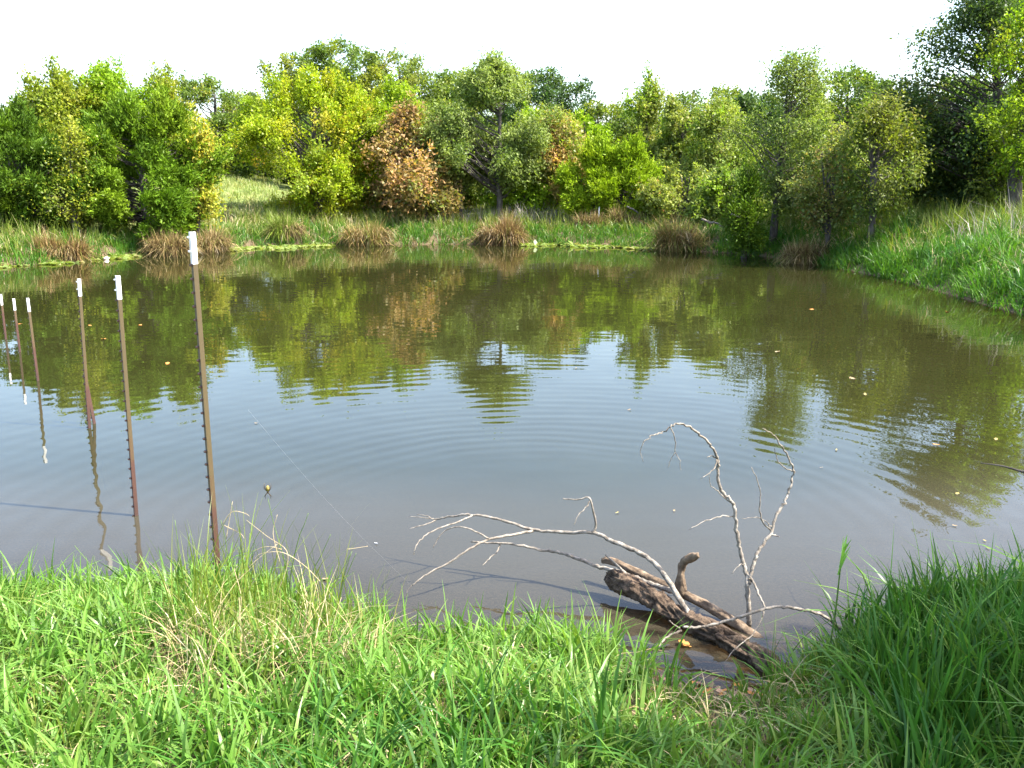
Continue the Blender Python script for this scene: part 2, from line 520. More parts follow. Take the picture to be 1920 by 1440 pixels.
# palettes: list of colours with weights
PAL = {
    'oak': ([(0.055, 0.090, 0.017), (0.080, 0.118, 0.022), (0.10, 0.122, 0.026), (0.125, 0.105, 0.028)], [4, 4, 2, 0.7]),
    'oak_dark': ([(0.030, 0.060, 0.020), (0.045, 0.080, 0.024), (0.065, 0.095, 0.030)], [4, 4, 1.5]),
    'elm': ([(0.165, 0.225, 0.012), (0.20, 0.255, 0.012), (0.26, 0.25, 0.014), (0.31, 0.23, 0.016), (0.125, 0.19, 0.012)], [4, 4, 2, 0.9, 3]),
    'elm_green': ([(0.12, 0.195, 0.012), (0.15, 0.23, 0.012), (0.20, 0.24, 0.014)], [4, 4, 1.5]),
    'elm_dull': ([(0.145, 0.17, 0.017), (0.185, 0.195, 0.02), (0.225, 0.205, 0.025), (0.105, 0.145, 0.014)], [4, 4, 1.5, 3]),
    'cedar': ([(0.050, 0.095, 0.008), (0.072, 0.125, 0.009), (0.105, 0.155, 0.010)], [4, 4, 2]),
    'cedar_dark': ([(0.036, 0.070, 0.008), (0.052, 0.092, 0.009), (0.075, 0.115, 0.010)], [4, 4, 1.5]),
    'cedar_young': ([(0.13, 0.20, 0.010), (0.17, 0.245, 0.012), (0.21, 0.265, 0.013)], [3, 4, 2]),
    'brown': ([(0.24, 0.125, 0.055), (0.30, 0.175, 0.075), (0.17, 0.10, 0.04), (0.12, 0.14, 0.035), (0.36, 0.25, 0.12)], [3, 3, 2.5, 3.4, 1.5]),
    'brown_mix': ([(0.26, 0.14, 0.06), (0.13, 0.16, 0.04), (0.16, 0.19, 0.045), (0.34, 0.2, 0.09)], [3, 3, 2, 1.5]),
    'pale': ([(0.115, 0.150, 0.036), (0.145, 0.180, 0.048), (0.09, 0.128, 0.028), (0.18, 0.195, 0.06)], [4, 3, 3, 1.2]),
    'mix': ([(0.10, 0.15, 0.035), (0.15, 0.18, 0.04), (0.20, 0.20, 0.045), (0.26, 0.17, 0.06), (0.085, 0.13, 0.025)], [3, 3.5, 2.5, 0.35, 2.5]),
    'gold': ([(0.30, 0.25, 0.03), (0.34, 0.22, 0.03), (0.20, 0.22, 0.03), (0.14, 0.19, 0.025)], [3, 2, 3, 3]),
    'bush_orange': ([(0.22, 0.22, 0.04), (0.30, 0.19, 0.05), (0.34, 0.15, 0.06), (0.15, 0.18, 0.035)], [4, 2, 1.2, 4]),
    'red_sap': ([(0.13, 0.15, 0.04), (0.27, 0.14, 0.07), (0.17, 0.17, 0.05), (0.10, 0.13, 0.035)], [4, 2, 3, 3]),
}

GAIN = {'oak': 1.45, 'oak_dark': 1.2, 'cedar': 1.4, 'cedar_dark': 1.3, 'elm': 1.25, 'elm_dull': 1.4, 'elm_green': 1.3, 'cedar_young': 1.15, 'brown': 1.25, 'gold': 1.25}
MIXED = {'elm': 'gold', 'elm_green': 'elm', 'elm_dull': 'oak', 'oak': 'elm_dull', 'oak_dark': 'oak', 'cedar': 'cedar_dark', 'brown': 'oak', 'brown_mix': 'elm_green', 'pale': 'oak', 'mix': 'elm_green', 'gold': 'elm_green', 'red_sap': 'oak', 'cedar_dark': 'cedar'}
# style: clump size, leaf size, twig shape, crown profile (t from bottom 0 to top 1 -> radius share)
STY = {
    'oak':   G(leaf=(0.105, 0.068), twig=0.40, up=0.15, droop=0.0, spread=0.9, prof=[(0, .55), (.18, .9), (.45, 1), (.72, .92), (.9, .68), (1, .3)], spikes=0, limb=0.55, mat=M_leaf, lump=0.46, jit=0.15),
    'elm':   G(leaf=(0.085, 0.054), twig=0.56, up=0.42, droop=0.0, spread=0.55, prof=[(0, .65), (.15, .95), (.38, 1), (.62, .9), (.84, .68), (1, .3)], spikes=6, limb=0.9, mat=M_leaf, lump=0.46, jit=0.125),
    'cedar': G(leaf=(0.115, 0.036), twig=0.42, up=0.35, droop=0.0, spread=0.55, prof=[(0, .85), (.15, 1), (.4, 1), (.68, .84), (.88, .56), (1, .2)], spikes=5, limb=0.35, mat=M_cedar, lump=0.34, jit=0.085),
    'pale':  G(leaf=(0.105, 0.046), twig=0.42, up=0.02, droop=0.3, spread=0.85, prof=[(0, .5), (.2, .85), (.45, 1), (.7, .8), (.88, .5), (1, .2)], spikes=0, limb=0.7, mat=M_leaf, lump=0.46, jit=0.13),
    'bush':  G(leaf=(0.09, 0.06), twig=0.40, up=0.3, droop=0.0, spread=0.8, prof=[(0, .7), (.3, 1), (.65, .85), (1, .3)], spikes=2, limb=0.9, mat=M_leaf, lump=0.46, jit=0.08),
}


def build_tree(name, label, cat, xc, top_y, hw, bot_y, Y, style, pal, seed, n=12000, clumps=None, trunk_x=None, trunk_r=None,
               sparse=1.0, bark=None, leafscale=1.0, group=None, base_y=None, stems=1, pal_mix=None, depth=0.85, prof=None):
    rng = np.random.default_rng(seed)
    st = STY[style]
    if style == 'cedar':
        n = int(n * 1.35)
    mid_y = 0.5 * (top_y + bot_y)
    cx = at(xc, mid_y, Y).x
    top = at(xc, top_y - (16 if Y > 34 else 4), Y).z
    bot = at(xc, bot_y, Y).z
    Rr = 1.27 * hw * (Y * CP) / F
    n = int(n * (2.3 if Y > 31 else 2.25 if Y > 23.5 else 1.35))
    tx = cx if trunk_x is None else at(trunk_x, bot_y, Y).x
    gz = float(height(tx, Y)) - 0.06
    bot = max(bot, gz + 0.05)
    Hc = top - bot
    root = empty(name, (tx, Y, gz))
    tag(root, label, cat, group)
    o3 = np.array([tx, Y, gz])
    if clumps is None:
        clumps = int(max(26, min(150 if Y > 31 else 230, (42 if Y > 31 else 62) * Rr * Hc ** 0.5 / (st['twig'] / 0.45))))
    pt = np.array([p[0] for p in (prof or st['prof'])]); pr = np.array([p[1] for p in (prof or st['prof'])])
    # crown tips
    tt = rng.uniform(0, 1, clumps * 4)
    keep = rng.uniform(0, 1, clumps * 4) < np.interp(tt, pt, pr) ** 1.1
    tt = tt[keep][:clumps]
    clumps = len(tt)
    an = rng.uniform(0, 2 * np.pi, clumps)
    ph = rng.uniform(0, 6.28, 4)
    lump = 1 + st['lump'] * (1.0 if Y < 34 else 0.45) * (0.6 * np.sin(2 * an + 5 * tt + ph[0]) + 0.5 * np.sin(3 * an - 9 * tt + ph[1]) + 0.4 * np.sin(11 * tt + ph[2]))
    fr = 0.30 + 0.70 * np.sqrt(rng.uniform(0, 1, clumps))
    inner = st['twig'] * 0.45
    fr = fr * np.where(rng.uniform(0, 1, clumps) < 0.14, rng.uniform(1.08, 1.35, clumps), 1.0)
    rad = np.maximum(np.interp(tt, pt, pr) * Rr * lump - inner, 0.05) * fr
    tip = np.stack([cx - tx + rad * np.cos(an), depth * rad * np.sin(an), bot - gz + tt * (Hc - inner * 0.7)], -1)
    nl = int(rng.integers(6, 10))
    lobes = tip[rng.choice(clumps, min(nl, clumps), replace=False)]
    dl = np.linalg.norm(tip[:, None, :] - lobes[None, :, :], axis=2)
    pull = 0.36 if Y < 31 else 0.14
    near_l = lobes[np.argmin(dl, 1)]
    tip = tip + (near_l - tip) * pull * rng.uniform(0.5, 1.3, (clumps, 1))
    lobe_id = np.argmin(dl, 1)
    rad = np.hypot(tip[:, 0] - (cx - tx), tip[:, 1])
    ns = st['spikes']
    if ns:
        k = np.argsort(-tip[:, 2])[:max(ns * 3, 6)]
        sel = rng.choice(k, size=min(ns, len(k)), replace=False)
    else:
        sel = np.array([], dtype=int)
    # trunk and limbs
    tb = Tubes()
    tr = trunk_r or max(0.05, 0.035 * (top - gz) ** 1.0)
    Ht = top - gz
    stems_pts = []
    for s in range(stems):
        a0 = rng.uniform(0, 6.28)
        off = (0.05 + 0.25 * Rr * s / max(stems, 1)) if stems > 1 else 0.0
        lean = np.array([cx - tx + off * math.cos(a0) * 1.6, off * math.sin(a0)])
        zz = np.linspace(0, 0.9 * Ht, 9)
        f = zz / (0.9 * Ht)
        wx_ = np.cumsum(rng.normal(0, 0.018 * Ht / 4, 9)); wy_ = np.cumsum(rng.normal(0, 0.018 * Ht / 4, 9))
        pts = np.stack([lean[0] * f ** 1.3 + wx_ - wx_[0], lean[1] * f ** 1.3 + wy_ - wy_[0], zz], -1)
        rr = tr / math.sqrt(stems) * (1 - f) ** 0.8 + 0.012
        rr[0] *= 1.35
        tb.add(pts, rr, 7, rough=0.06, seed=seed)
        stems_pts.append(pts)
    for i in range(clumps):
        sp = stems_pts[i % len(stems_pts)]
        za = max(0.14 * Ht, min(tip[i, 2] - st['limb'] * rad[i] * rng.uniform(0.6, 1.3), 0.86 * Ht))
        a = np.array([np.interp(za, sp[:, 2], sp[:, 0]), np.interp(za, sp[:, 2], sp[:, 1]), za])
        b = tip[i]
        m1 = a + (b - a) * 0.35 + np.array([0, 0, -0.05 * rad[i]]) + rng.normal(0, 0.05, 3) * (0.3 + rad[i] * 0.3)
        m2 = a + (b - a) * 0.7 + np.array([0, 0, 0.03 * rad[i]]) + rng.normal(0, 0.06, 3) * (0.3 + rad[i] * 0.3)
        r0 = min(tr * 0.4, 0.008 + 0.009 * np.linalg.norm(b - a)) * (1 if stems == 1 else 0.8)
        tb.add([a, m1, m2, b], [r0, r0 * 0.75, r0 * 0.5, 0.006], 4, cap=False)
    # leaves along twigs
    per = max(6, int(n / clumps))
    ntw = 7
    TW = []; LP = []; LA = []; LC = []
    base_cols, wts = PAL[pal]
    base_cols = [tuple(v * 1.14 * GAIN.get(pal, 1.4) for v in c) for c in base_cols]
    lobe_col = palette_pick(rng, base_cols, wts, nl)[lobe_id] * rng.uniform(0.85, 1.2, (nl, 1))[lobe_id]
    clump_col = 0.5 * lobe_col + 0.5 * palette_pick(rng, base_cols, wts, clumps)
    if pal_mix is None:
        pal_mix = MIXED.get(pal)
    if pal_mix:
        oc, ow = PAL[pal_mix]
        odd = rng.uniform(0, 1, clumps) < 0.22
        clump_col[odd] = palette_pick(rng, oc, ow, int(odd.sum())) * 1.14 * GAIN.get(pal_mix, 1.4)
    outw = tip - np.array([cx - tx, 0, 0.45 * Hc + bot - gz])
    outw = nrm(outw)
    for i in range(clumps):
        kk = int(per * rng.uniform(0.6, 1.4))
        dirs = nrm(rng.normal(0, 1, (ntw, 3)) * st['spread'] + outw[i] * 0.75 + np.array([0, 0, st['up'] - st['droop'] * 0.6]))
        ln = st['twig'] * rng.uniform(0.55, 1.25, ntw)
        if i in sel:
            dirs[:3] = nrm(np.array([[0.0, 0.0, 1.0]]) + rng.normal(0, 0.13, (3, 3)))
            ln[:3] = st['twig'] * rng.uniform(1.1, 1.75, 3)
            kk = int(kk * 1.6)
        w = rng.integers(0, ntw, kk)
        u = rng.uniform(-0.25, 1, kk)
        if i in sel:
            w[: int(kk * 0.6)] %= 3
            u = np.where(w < 3, np.abs(u) ** 1.25, u)
        p = tip[i] + dirs[w] * (ln[w] * u)[:, None] + rng.normal(0, st['jit'], (kk, 3)) * (1.15 - 0.75 * np.clip(u, 0, 1))[:, None]
        p[:, 2] -= st['droop'] * 0.35 * ln[w] * np.clip(u, 0, 1) ** 2
        LP.append(p)
        side = rng.normal(0, 1, (kk, 3))
        mixk = 0.55 if style == 'cedar' else 1.1
        LA.append(dirs[w] + side * mixk + np.array([0, 0, 0.25 if style == 'cedar' else -st['droop']]))
        c = 0.68 * clump_col[i] + 0.32 * palette_pick(rng, base_cols, wts, kk)
        c = c * rng.uniform(0.78, 1.24, (kk, 1))
        LC.append(c)
        for q in range(3 if i in sel else 1):
            tb.add([tip[i], tip[i] + dirs[q] * ln[q] * 0.85], [0.006, 0.002], 3, cap=False)
    LP = np.concatenate(LP); LA = np.concatenate(LA); LC = np.concatenate(LC)
    if sparse < 1:
        k = rng.uniform(0, 1, len(LP)) < sparse
        LP, LA, LC = LP[k], LA[k], LC[k]
    # nothing grows below the ground
    gcheck = LP[:, 2] > 0.06
    LP, LA, LC = LP[gcheck], LA[gcheck], LC[gcheck]
    m = len(LP)
    Nn = nrm(rng.normal(0, 1, (m, 3)) + np.array([0.15, -0.25, 0.9]))
    sz = rng.uniform(0.6, 1.2, m) * leafscale * (1.12 if Y > 31 else 0.98 if Y > 23.5 else 0.85)
    me = leaves_mesh('crown', LP, LA, Nn, st['leaf'][0] * sz, st['leaf'][1] * sz, LC, st['mat'], tri=Y > 23.5)
    link('crown', me, root)
    link('trunk', tb.mesh('trunk', bark or M_bark), root)
    return root


def blades_mesh(name, base, H, W, lean, curve, C, mat, seg=3, yaw=None, rng=None, kink=None):
    """grass blades: base (n,3), H length, W width, lean (n,2) horizontal tip offset share, curve droop share"""
    n = len(base)
    rng = rng or np.random.default_rng(5)
    if yaw is None:
        yaw = rng.uniform(0, np.pi, n)
    side = np.stack([np.cos(yaw), np.sin(yaw), np.zeros(n)], -1)
    V = np.zeros((n, seg * 2 + 2, 3), dtype=np.float32)
    for k in range(seg + 1):
        f = k / seg
        hor = lean * (f ** 1.6)[..., None] if isinstance(f, np.ndarray) else lean * (f ** 1.6)
        z = f - curve * f ** 2.4
        p = base.copy()
        p[:, :2] += hor * H[:, None]
        p[:, 2] += z * H
        wk = W * (1.0 if k == 0 else (0.95 if f < 0.55 else max(0.06, 1.0 - ((f - 0.45) / 0.55) ** 1.4)))
        V[:, 2 * k] = p - side * wk[:, None] * 0.5
        V[:, 2 * k + 1] = p + side * wk[:, None] * 0.5
    V = V.reshape(-1, 3)
    st = np.arange(n)[:, None] * (seg * 2 + 2)
    kk = np.arange(seg)[None, :] * 2
    b = st + kk
    Q = np.stack([b, b + 1, b + 3, b + 2], -1).reshape(-1, 4)
    return np_mesh(name, V, Q, colors=np.repeat(C, seg, axis=0), mat=mat)


GRASS = {
    'fresh': ([(0.115, 0.24, 0.034), (0.15, 0.30, 0.046), (0.075, 0.175, 0.026), (0.20, 0.335, 0.075), (0.18, 0.245, 0.05)], [4, 4, 3, 2.5, 2]),
    'emerald': ([(0.060, 0.175, 0.016), (0.085, 0.205, 0.018), (0.05, 0.14, 0.013), (0.125, 0.22, 0.022)], [4, 4, 3, 2]),
    'deep': ([(0.05, 0.15, 0.022), (0.07, 0.19, 0.026), (0.04, 0.12, 0.018), (0.10, 0.21, 0.03)], [4, 3, 3, 1.5]),
    'olive': ([(0.14, 0.205, 0.028), (0.18, 0.235, 0.035), (0.115, 0.17, 0.022), (0.25, 0.26, 0.07), (0.33, 0.28, 0.13)], [4, 4, 3, 1.5, 0.8]),
    'pale': ([(0.33, 0.34, 0.13), (0.27, 0.34, 0.11), (0.40, 0.36, 0.18), (0.22, 0.30, 0.08)], [3, 4, 2, 3]),
    'straw': ([(0.46, 0.38, 0.20), (0.55, 0.47, 0.28), (0.36, 0.28, 0.13), (0.28, 0.20, 0.09)], [4, 3, 3, 1.5]),
    'tan': ([(0.29, 0.21, 0.09), (0.35, 0.27, 0.13), (0.20, 0.135, 0.055), (0.20, 0.19, 0.05), (0.12, 0.075, 0.03)], [4, 3, 3, 3, 3]),
    'tan_green': ([(0.30, 0.21, 0.075), (0.19, 0.21, 0.04), (0.36, 0.26, 0.11), (0.22, 0.14, 0.05), (0.13, 0.17, 0.03)], [3, 3.5, 2, 2, 2]),
    'rust': ([(0.24, 0.15, 0.055), (0.29, 0.20, 0.085), (0.17, 0.105, 0.04), (0.20, 0.18, 0.04), (0.11, 0.06, 0.025)], [4, 3, 3, 2, 2]),
    'grey': ([(0.36, 0.32, 0.28), (0.28, 0.24, 0.21), (0.42, 0.38, 0.32)], [3, 3, 2]),
}


def grass_field(name, label, test, n, pal, H, W, seed, box, lean=0.35, curve=0.22, seg=3, tuft=10, tuft_r=0.06, mat=None, kind='stuff', cat='grass', wind=(0.0, 0.0), hscale=None):
    rng = np.random.default_rng(seed)
    nt = int(n / tuft)
    x = rng.uniform(box[0], box[1], nt * 8); y = rng.uniform(box[2], box[3], nt * 8)
    d = shore_dist(x, y)
    k = test(x, y, d, rng)
    x, y = x[k][:nt], y[k][:nt]
    nt = len(x)
    hs = rng.uniform(0.7, 1.25, nt) * (1.0 if hscale is None else hscale(x, y))
    px = np.repeat(x, tuft) + rng.normal(0, tuft_r, nt * tuft)
    py = np.repeat(y, tuft) + rng.normal(0, tuft_r, nt * tuft)
    z = height(px, py) - 0.015
    z = np.where(z < -0.06, -0.06, z)
    m = len(px)
    h = H * np.repeat(hs, tuft) * rng.uniform(0.55, 1.2, m)
    ang = rng.uniform(0, 2 * np.pi, m)
    lm = lean * np.abs(rng.normal(0, 0.75, m)) + 0.04
    tl = np.repeat(rng.normal(0, lean * 0.35, (nt, 2)), tuft, axis=0)
    le = np.stack([np.cos(ang), np.sin(ang)], -1) * lm[:, None] + tl + np.array(wind)
    le = np.clip(le, -0.95, 0.95)
    cv = curve * rng.uniform(0.2, 1.7, m) + 0.35 * np.sum(le ** 2, 1)
    cv = np.clip(cv, 0, 0.85)
    tc = palette_pick(rng, *GRASS[pal], nt)
    c = 0.5 * np.repeat(tc, tuft, axis=0) + 0.5 * palette_pick(rng, *GRASS[pal], m)
    c *= rng.uniform(0.8, 1.2, (m, 1))
    me = blades_mesh(name, np.stack([px, py, z], -1), h, W * rng.uniform(0.6, 1.3, m), le, cv, c, mat or M_grass, seg=seg, rng=rng)
    o = link(name, me)
    tag(o, label, cat, kind=kind)
    return o


def tussock(label, px, py, wpx, hpx, pal, seed, n=1400, Y=None):
    rng = np.random.default_rng(seed)
    b = on_plane(px, py, 0.02) if Y is None else None
    if Y is not None:
        x = at(px, py, Y).x; b = Vector((x, Y, float(height(x, Y))))
    Yb = b.y
    w = 1.05 * wpx * Yb / F; hgt = 0.86 * hpx * Yb / F
    root = empty('grass_tussock', (b.x, Yb, b.z))
    tag(root, label, 'grass tussock', 'tussocks along the far bank')
    r = w * 0.36
    n = int(n * 2.0)
    # several crowns of leaves grown together
    nc = max(3, int(w / 0.22))
    ca = rng.uniform(0, 2 * np.pi, nc); cr = r * np.sqrt(rng.uniform(0, 1, nc))
    cc = np.stack([cr * np.cos(ca), 0.7 * cr * np.sin(ca)], -1)
    ch = rng.uniform(0.7, 1.15, nc)
    k = rng.integers(0, nc, n)
    base = np.concatenate([cc[k] + rng.normal(0, 0.085, (n, 2)), np.full((n, 1), -0.05)], 1)
    a = rng.uniform(0, 2 * np.pi, n)
    out = np.stack([np.cos(a), np.sin(a)], -1) * np.abs(rng.normal(0, 0.42, n))[:, None] + base[:, :2] / r * 0.28
    H = hgt * ch[k] * rng.uniform(0.5, 1.28, n)
    cv = np.clip(rng.uniform(0.05, 0.55, n) + 0.85 * np.sum(out ** 2, 1), 0, 1.05)
    C = palette_pick(rng, *GRASS[pal], n) * rng.uniform(0.6, 1.5, (n, 1))
    link('blades', blades_mesh('blades', base, H, np.full(n, 0.0145) * rng.uniform(0.6, 1.3, n), out, cv, C, M_straw, seg=3, rng=rng), root)
    # old collapsed leaves hanging round the foot
    m = int(n * 0.25)
    a = rng.uniform(0, 2 * np.pi, m)
    base = np.stack([r * np.cos(a), 0.7 * r * np.sin(a), np.full(m, hgt * 0.2) * rng.uniform(0.2, 1.8, m)], -1)
    base[:, :2] *= rng.uniform(0.6, 1.15, (m, 1))
    out = np.stack([np.cos(a), np.sin(a)], -1) * rng.uniform(0.1, 0.8, m)[:, None] + rng.normal(0, 0.15, (m, 2))
    C = palette_pick(rng, *GRASS['tan'], m) * rng.uniform(0.5, 1.1, (m, 1))
    link('dead_skirt', blades_mesh('dead_skirt', base, hgt * rng.uniform(0.3, 0.8, m), np.full(m, 0.018), out, np.full(m, 1.2) * rng.uniform(0.6, 1.3, m), C, M_straw, seg=3, rng=rng), root)
    return root


# ------------------------------------------------------------------ trees: background oaks first
BT = build_tree
rowback = 'trees of the wood behind the far bank'
BT('oak_tree', 'dark round oak behind the grassy gap between cedars and yellow elm', 'tree', 405, 158, 88, 352, 42, 'oak', 'oak', 11, n=11000, group=rowback)
BT('oak_tree', 'tallest dark oak crown rising behind the big yellow-green elm', 'tree', 632, 84, 105, 330, 41, 'oak', 'oak', 12, n=13000, group=rowback)
BT('oak_tree', 'olive oak crown behind, between the tallest oak and the grey-green tree', 'tree', 752, 108, 90, 330, 42, 'oak', 'oak', 13, n=11000, group=rowback)
BT('oak_tree', 'low dark oak top just behind the slim grey-green tree', 'tree', 858, 143, 66, 330, 43, 'oak', 'oak', 14, n=8000, group=rowback)
BT('oak_tree', 'dark blue-green oak sloping down behind the tall grey-green tree', 'tree', 1022, 148, 78, 340, 42, 'oak', 'oak_dark', 15, n=10000, group=rowback)
BT('oak_tree', 'dark oak low on the skyline at the dip of sky', 'tree', 1122, 208, 72, 350, 41, 'oak', 'oak', 16, n=9000, group=rowback)
BT('oak_tree', 'dull green tree behind the dip, right of the lowest skyline', 'tree', 1240, 215, 80, 350, 42, 'oak', 'oak', 17, n=8000, group=rowback)
BT('oak_tree', 'green oak dome behind the pale mixed trees', 'tree', 1330, 178, 80, 350, 40, 'oak', 'oak', 18, n=9000, group=rowback)
BT('oak_tree', 'oak behind the slender leaning tree on the far corner', 'tree', 1420, 190, 70, 360, 38, 'oak', 'oak_dark', 19, n=8000, group=rowback)
BT('oak_tree', 'flat-topped dark oak between the slender tree and the tall right trees', 'tree', 1585, 138, 85, 350, 34, 'oak', 'oak', 20, n=11000, group=rowback)
BT('oak_tree', 'dark oak filling the wood left of the tall right trees', 'tree', 1700, 190, 90, 370, 32, 'oak', 'oak_dark', 21, n=10000, group=rowback)
BT('oak_tree', 'dark tree behind the left cedars at the picture edge', 'tree', 10, 230, 90, 380, 40, 'oak', 'oak_dark', 22, n=7000, group=rowback)
BT('oak_tree', 'dull oak behind the left cedars beside the grassy gap', 'tree', 320, 215, 70, 360, 38, 'oak', 'elm_dull', 23, n=7000, group=rowback)

for k, (x_, t_, w_, Y_, lab) in enumerate([
        (-40, 205, 110, 46, 'far woodland oak behind the cedar at the left picture edge'), (150, 215, 100, 47, 'far woodland oak behind the spiky left elms'),
        (500, 190, 90, 48, 'far woodland oak behind the left side of the big yellow elm'), (605, 180, 100, 47, 'far woodland oak right behind the big yellow elm'), (700, 190, 100, 49, 'far woodland oak behind the bright green elm'),
        (930, 190, 100, 49, 'far woodland oak behind the tall grey-green tree'), (1180, 248, 100, 48, 'far woodland oak closing the dip of the skyline'),
        (1280, 225, 100, 46, 'far woodland oak behind the yellowish tree'), (1480, 210, 100, 42, 'far woodland oak behind the slender leaning tree'),
        (1640, 205, 100, 40, 'far woodland oak behind the open forked tree'), (1790, 170, 110, 36, 'far woodland oak behind the shaded right thicket'), (1950, 160, 110, 34, 'far woodland oak behind the right picture edge')]):
    BT('oak_tree', lab, 'tree', x_, t_, w_, 350, Y_, 'oak', ['oak', 'oak_dark'][k % 2], 900 + k, n=4300, group=rowback, leafscale=1.45)

# left group
left = 'cedars and elms on the left bank'
BT('cedar_tree', 'dark cedar at the left picture edge', 'tree', 20, 218, 125, 440, 24.5, 'cedar', 'cedar_dark', 31, n=19000, group=left)
BT('elm_tree', 'tall dull yellow elm with spiky top between the two dark cedars', 'tree', 120, 140, 92, 330, 26.5, 'elm', 'elm_dull', 32, n=19000, group=left)
BT('cedar_tree', 'broad dark green cedar reaching to the ground left of the grassy gap', 'tree', 268, 185, 104, 440, 24.6, 'cedar', 'cedar', 33, n=30000, group=left, trunk_r=0.12)
BT('elm_tree', 'yellow-green spiky elm top behind the broad cedar', 'tree', 226, 140, 80, 330, 27, 'elm', 'elm_green', 34, n=16000, group=left)
BT('elm_tree', 'thin drooping yellowish elm in front of the cedars', 'tree', 135, 255, 44, 428, 23.3, 'elm', 'elm_dull', 35, n=3600, group=left, sparse=0.85)
BT('elm_tree', 'small elm with dark spike behind the right side of the broad cedar', 'tree', 312, 152, 50, 330, 27.5, 'elm', 'elm_dull', 36, n=8000, group=left)
BT('sapling', 'golden yellow sapling at the right edge of the broad cedar', 'sapling', 384, 250, 17, 400, 24.8, 'elm', 'gold', 37, n=1300, trunk_x=368, trunk_r=0.04, group=left)

# middle of the far bank
mid = 'small trees along the far bank'
BT('elm_tree', 'big yellow-green elm with spiky top right of the grassy gap', 'tree', 592, 122, 110, 408, 30, 'elm', 'elm', 41, n=30000, trunk_x=597, trunk_r=0.13, group=mid)
BT('elm_tree', 'bright green elm between the big yellow elm and the brown oak', 'tree', 722, 162, 74, 375, 31.5, 'elm', 'elm_green', 42, n=13000, group=mid)
BT('oak_tree', 'brown-leaved oak sapling on the far bank, the most rust coloured tree', 'tree', 775, 188, 88, 408, 29.6, 'oak', 'brown', 43, n=8000, trunk_x=800, trunk_r=0.07, group=mid, leafscale=1.05, sparse=0.9,
   prof=[(0, .45), (.15, .9), (.35, 1), (.5, .78), (.7, .5), (1, .2)])
BT('slim_tree', 'slim grey-green tree with dark thin trunk right of the brown oak', 'tree', 862, 195, 50, 350, 30.3, 'pale', 'pale', 44, n=5500, trunk_r=0.06, group=mid)
BT('slim_tree', 'tall grey-green tree with a bare grey trunk at the middle', 'tree', 928, 104, 92, 345, 30, 'pale', 'pale', 45, n=19000, trunk_x=934, trunk_r=0.10, group=mid)
BT('tree', 'bright mixed green tree right of the tall grey-green tree', 'tree', 1000, 205, 62, 385, 33, 'bush', 'elm_green', 46, n=9000, group=mid)
BT('oak_tree', 'smaller brownish tree right of the tall grey-green tree', 'tree', 1048, 203, 42, 385, 30.5, 'oak', 'brown_mix', 47, n=5500, trunk_r=0.05, group=mid, sparse=0.9)
BT('tree', 'light green tree above the two young cedars', 'tree', 1095, 212, 58, 380, 34, 'bush', 'elm_green', 48, n=8000, group=mid)
BT('young_cedar', 'feathery bright green young cedar, left one of the pair', 'cedar', 1118, 268, 46, 402, 29.2, 'cedar', 'cedar_young', 49, n=8000, group=mid)
BT('young_cedar', 'feathery bright green young cedar, right one of the pair', 'cedar', 1182, 282, 50, 402, 28.8, 'cedar', 'cedar_young', 50, n=9000, group=mid)
BT('elm_tree', 'slender tree with a dark spike at the right of the dip of sky', 'tree', 1212, 165, 40, 370, 33, 'elm', 'mix', 51, n=7000, group=mid)
BT('elm_tree', 'yellowish tree above the orange-tinged bush', 'tree', 1275, 205, 68, 385, 32, 'bush', 'mix', 52, n=11000, group=mid)
BT('tree', 'pale hazy green tree left of the slender leaning tree', 'tree', 1350, 180, 72, 400, 30, 'pale', 'mix', 53, n=12000, group=mid)
BT('bush', 'orange-tinged yellow bush behind the tall straw tussock', 'bush', 1285, 325, 75, 418, 27.8, 'bush', 'mix', 54, n=8000, group=mid, pal_mix='bush_orange', stems=4, trunk_r=0.05)
BT('bush', 'low green thicket under the pale hazy tree', 'bush', 1355, 320, 60, 430, 26.5, 'bush', 'mix', 55, n=6000, group=mid, stems=4, trunk_r=0.05)
BT('bush', 'low yellow-green bush under the tall grey-green tree', 'bush', 985, 330, 60, 400, 31, 'bush', 'elm_green', 56, n=5000, group=mid, stems=4, trunk_r=0.05)
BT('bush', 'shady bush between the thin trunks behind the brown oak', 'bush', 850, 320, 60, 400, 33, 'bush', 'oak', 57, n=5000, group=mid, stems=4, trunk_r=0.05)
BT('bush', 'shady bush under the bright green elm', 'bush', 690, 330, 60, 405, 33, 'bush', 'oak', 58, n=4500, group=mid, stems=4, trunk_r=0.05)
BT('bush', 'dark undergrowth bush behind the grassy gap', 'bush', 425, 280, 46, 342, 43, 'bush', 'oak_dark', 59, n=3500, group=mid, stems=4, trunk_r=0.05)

# right bank
rgt = 'trees on the right bank'
BT('slender_tree', 'slender dark-trunked tree leaning up from the far right corner of the pond', 'tree', 1475, 98, 80, 395, 23.0, 'pale', 'pale', 61, n=11500, trunk_x=1452, trunk_r=0.085, group=rgt, stems=2, prof=[(0, .4), (.2, .65), (.45, .9), (.68, 1), (.87, .85), (1, .4)])
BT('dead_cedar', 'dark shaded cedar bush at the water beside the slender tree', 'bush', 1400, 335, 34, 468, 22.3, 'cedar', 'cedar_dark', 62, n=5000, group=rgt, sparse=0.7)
BT('sapling', 'thin reddish saplings right of the slender tree', 'sapling', 1560, 268, 62, 415, 21, 'bush', 'red_sap', 63, n=5000, group=rgt, stems=5, trunk_r=0.06, sparse=0.75)
BT('tree', 'open dark green tree with forked trunk behind the right bank grass', 'tree', 1650, 168, 82, 385, 20, 'pale', 'oak', 64, n=8500, trunk_x=1638, trunk_r=0.08, group=rgt, stems=2, sparse=0.85)
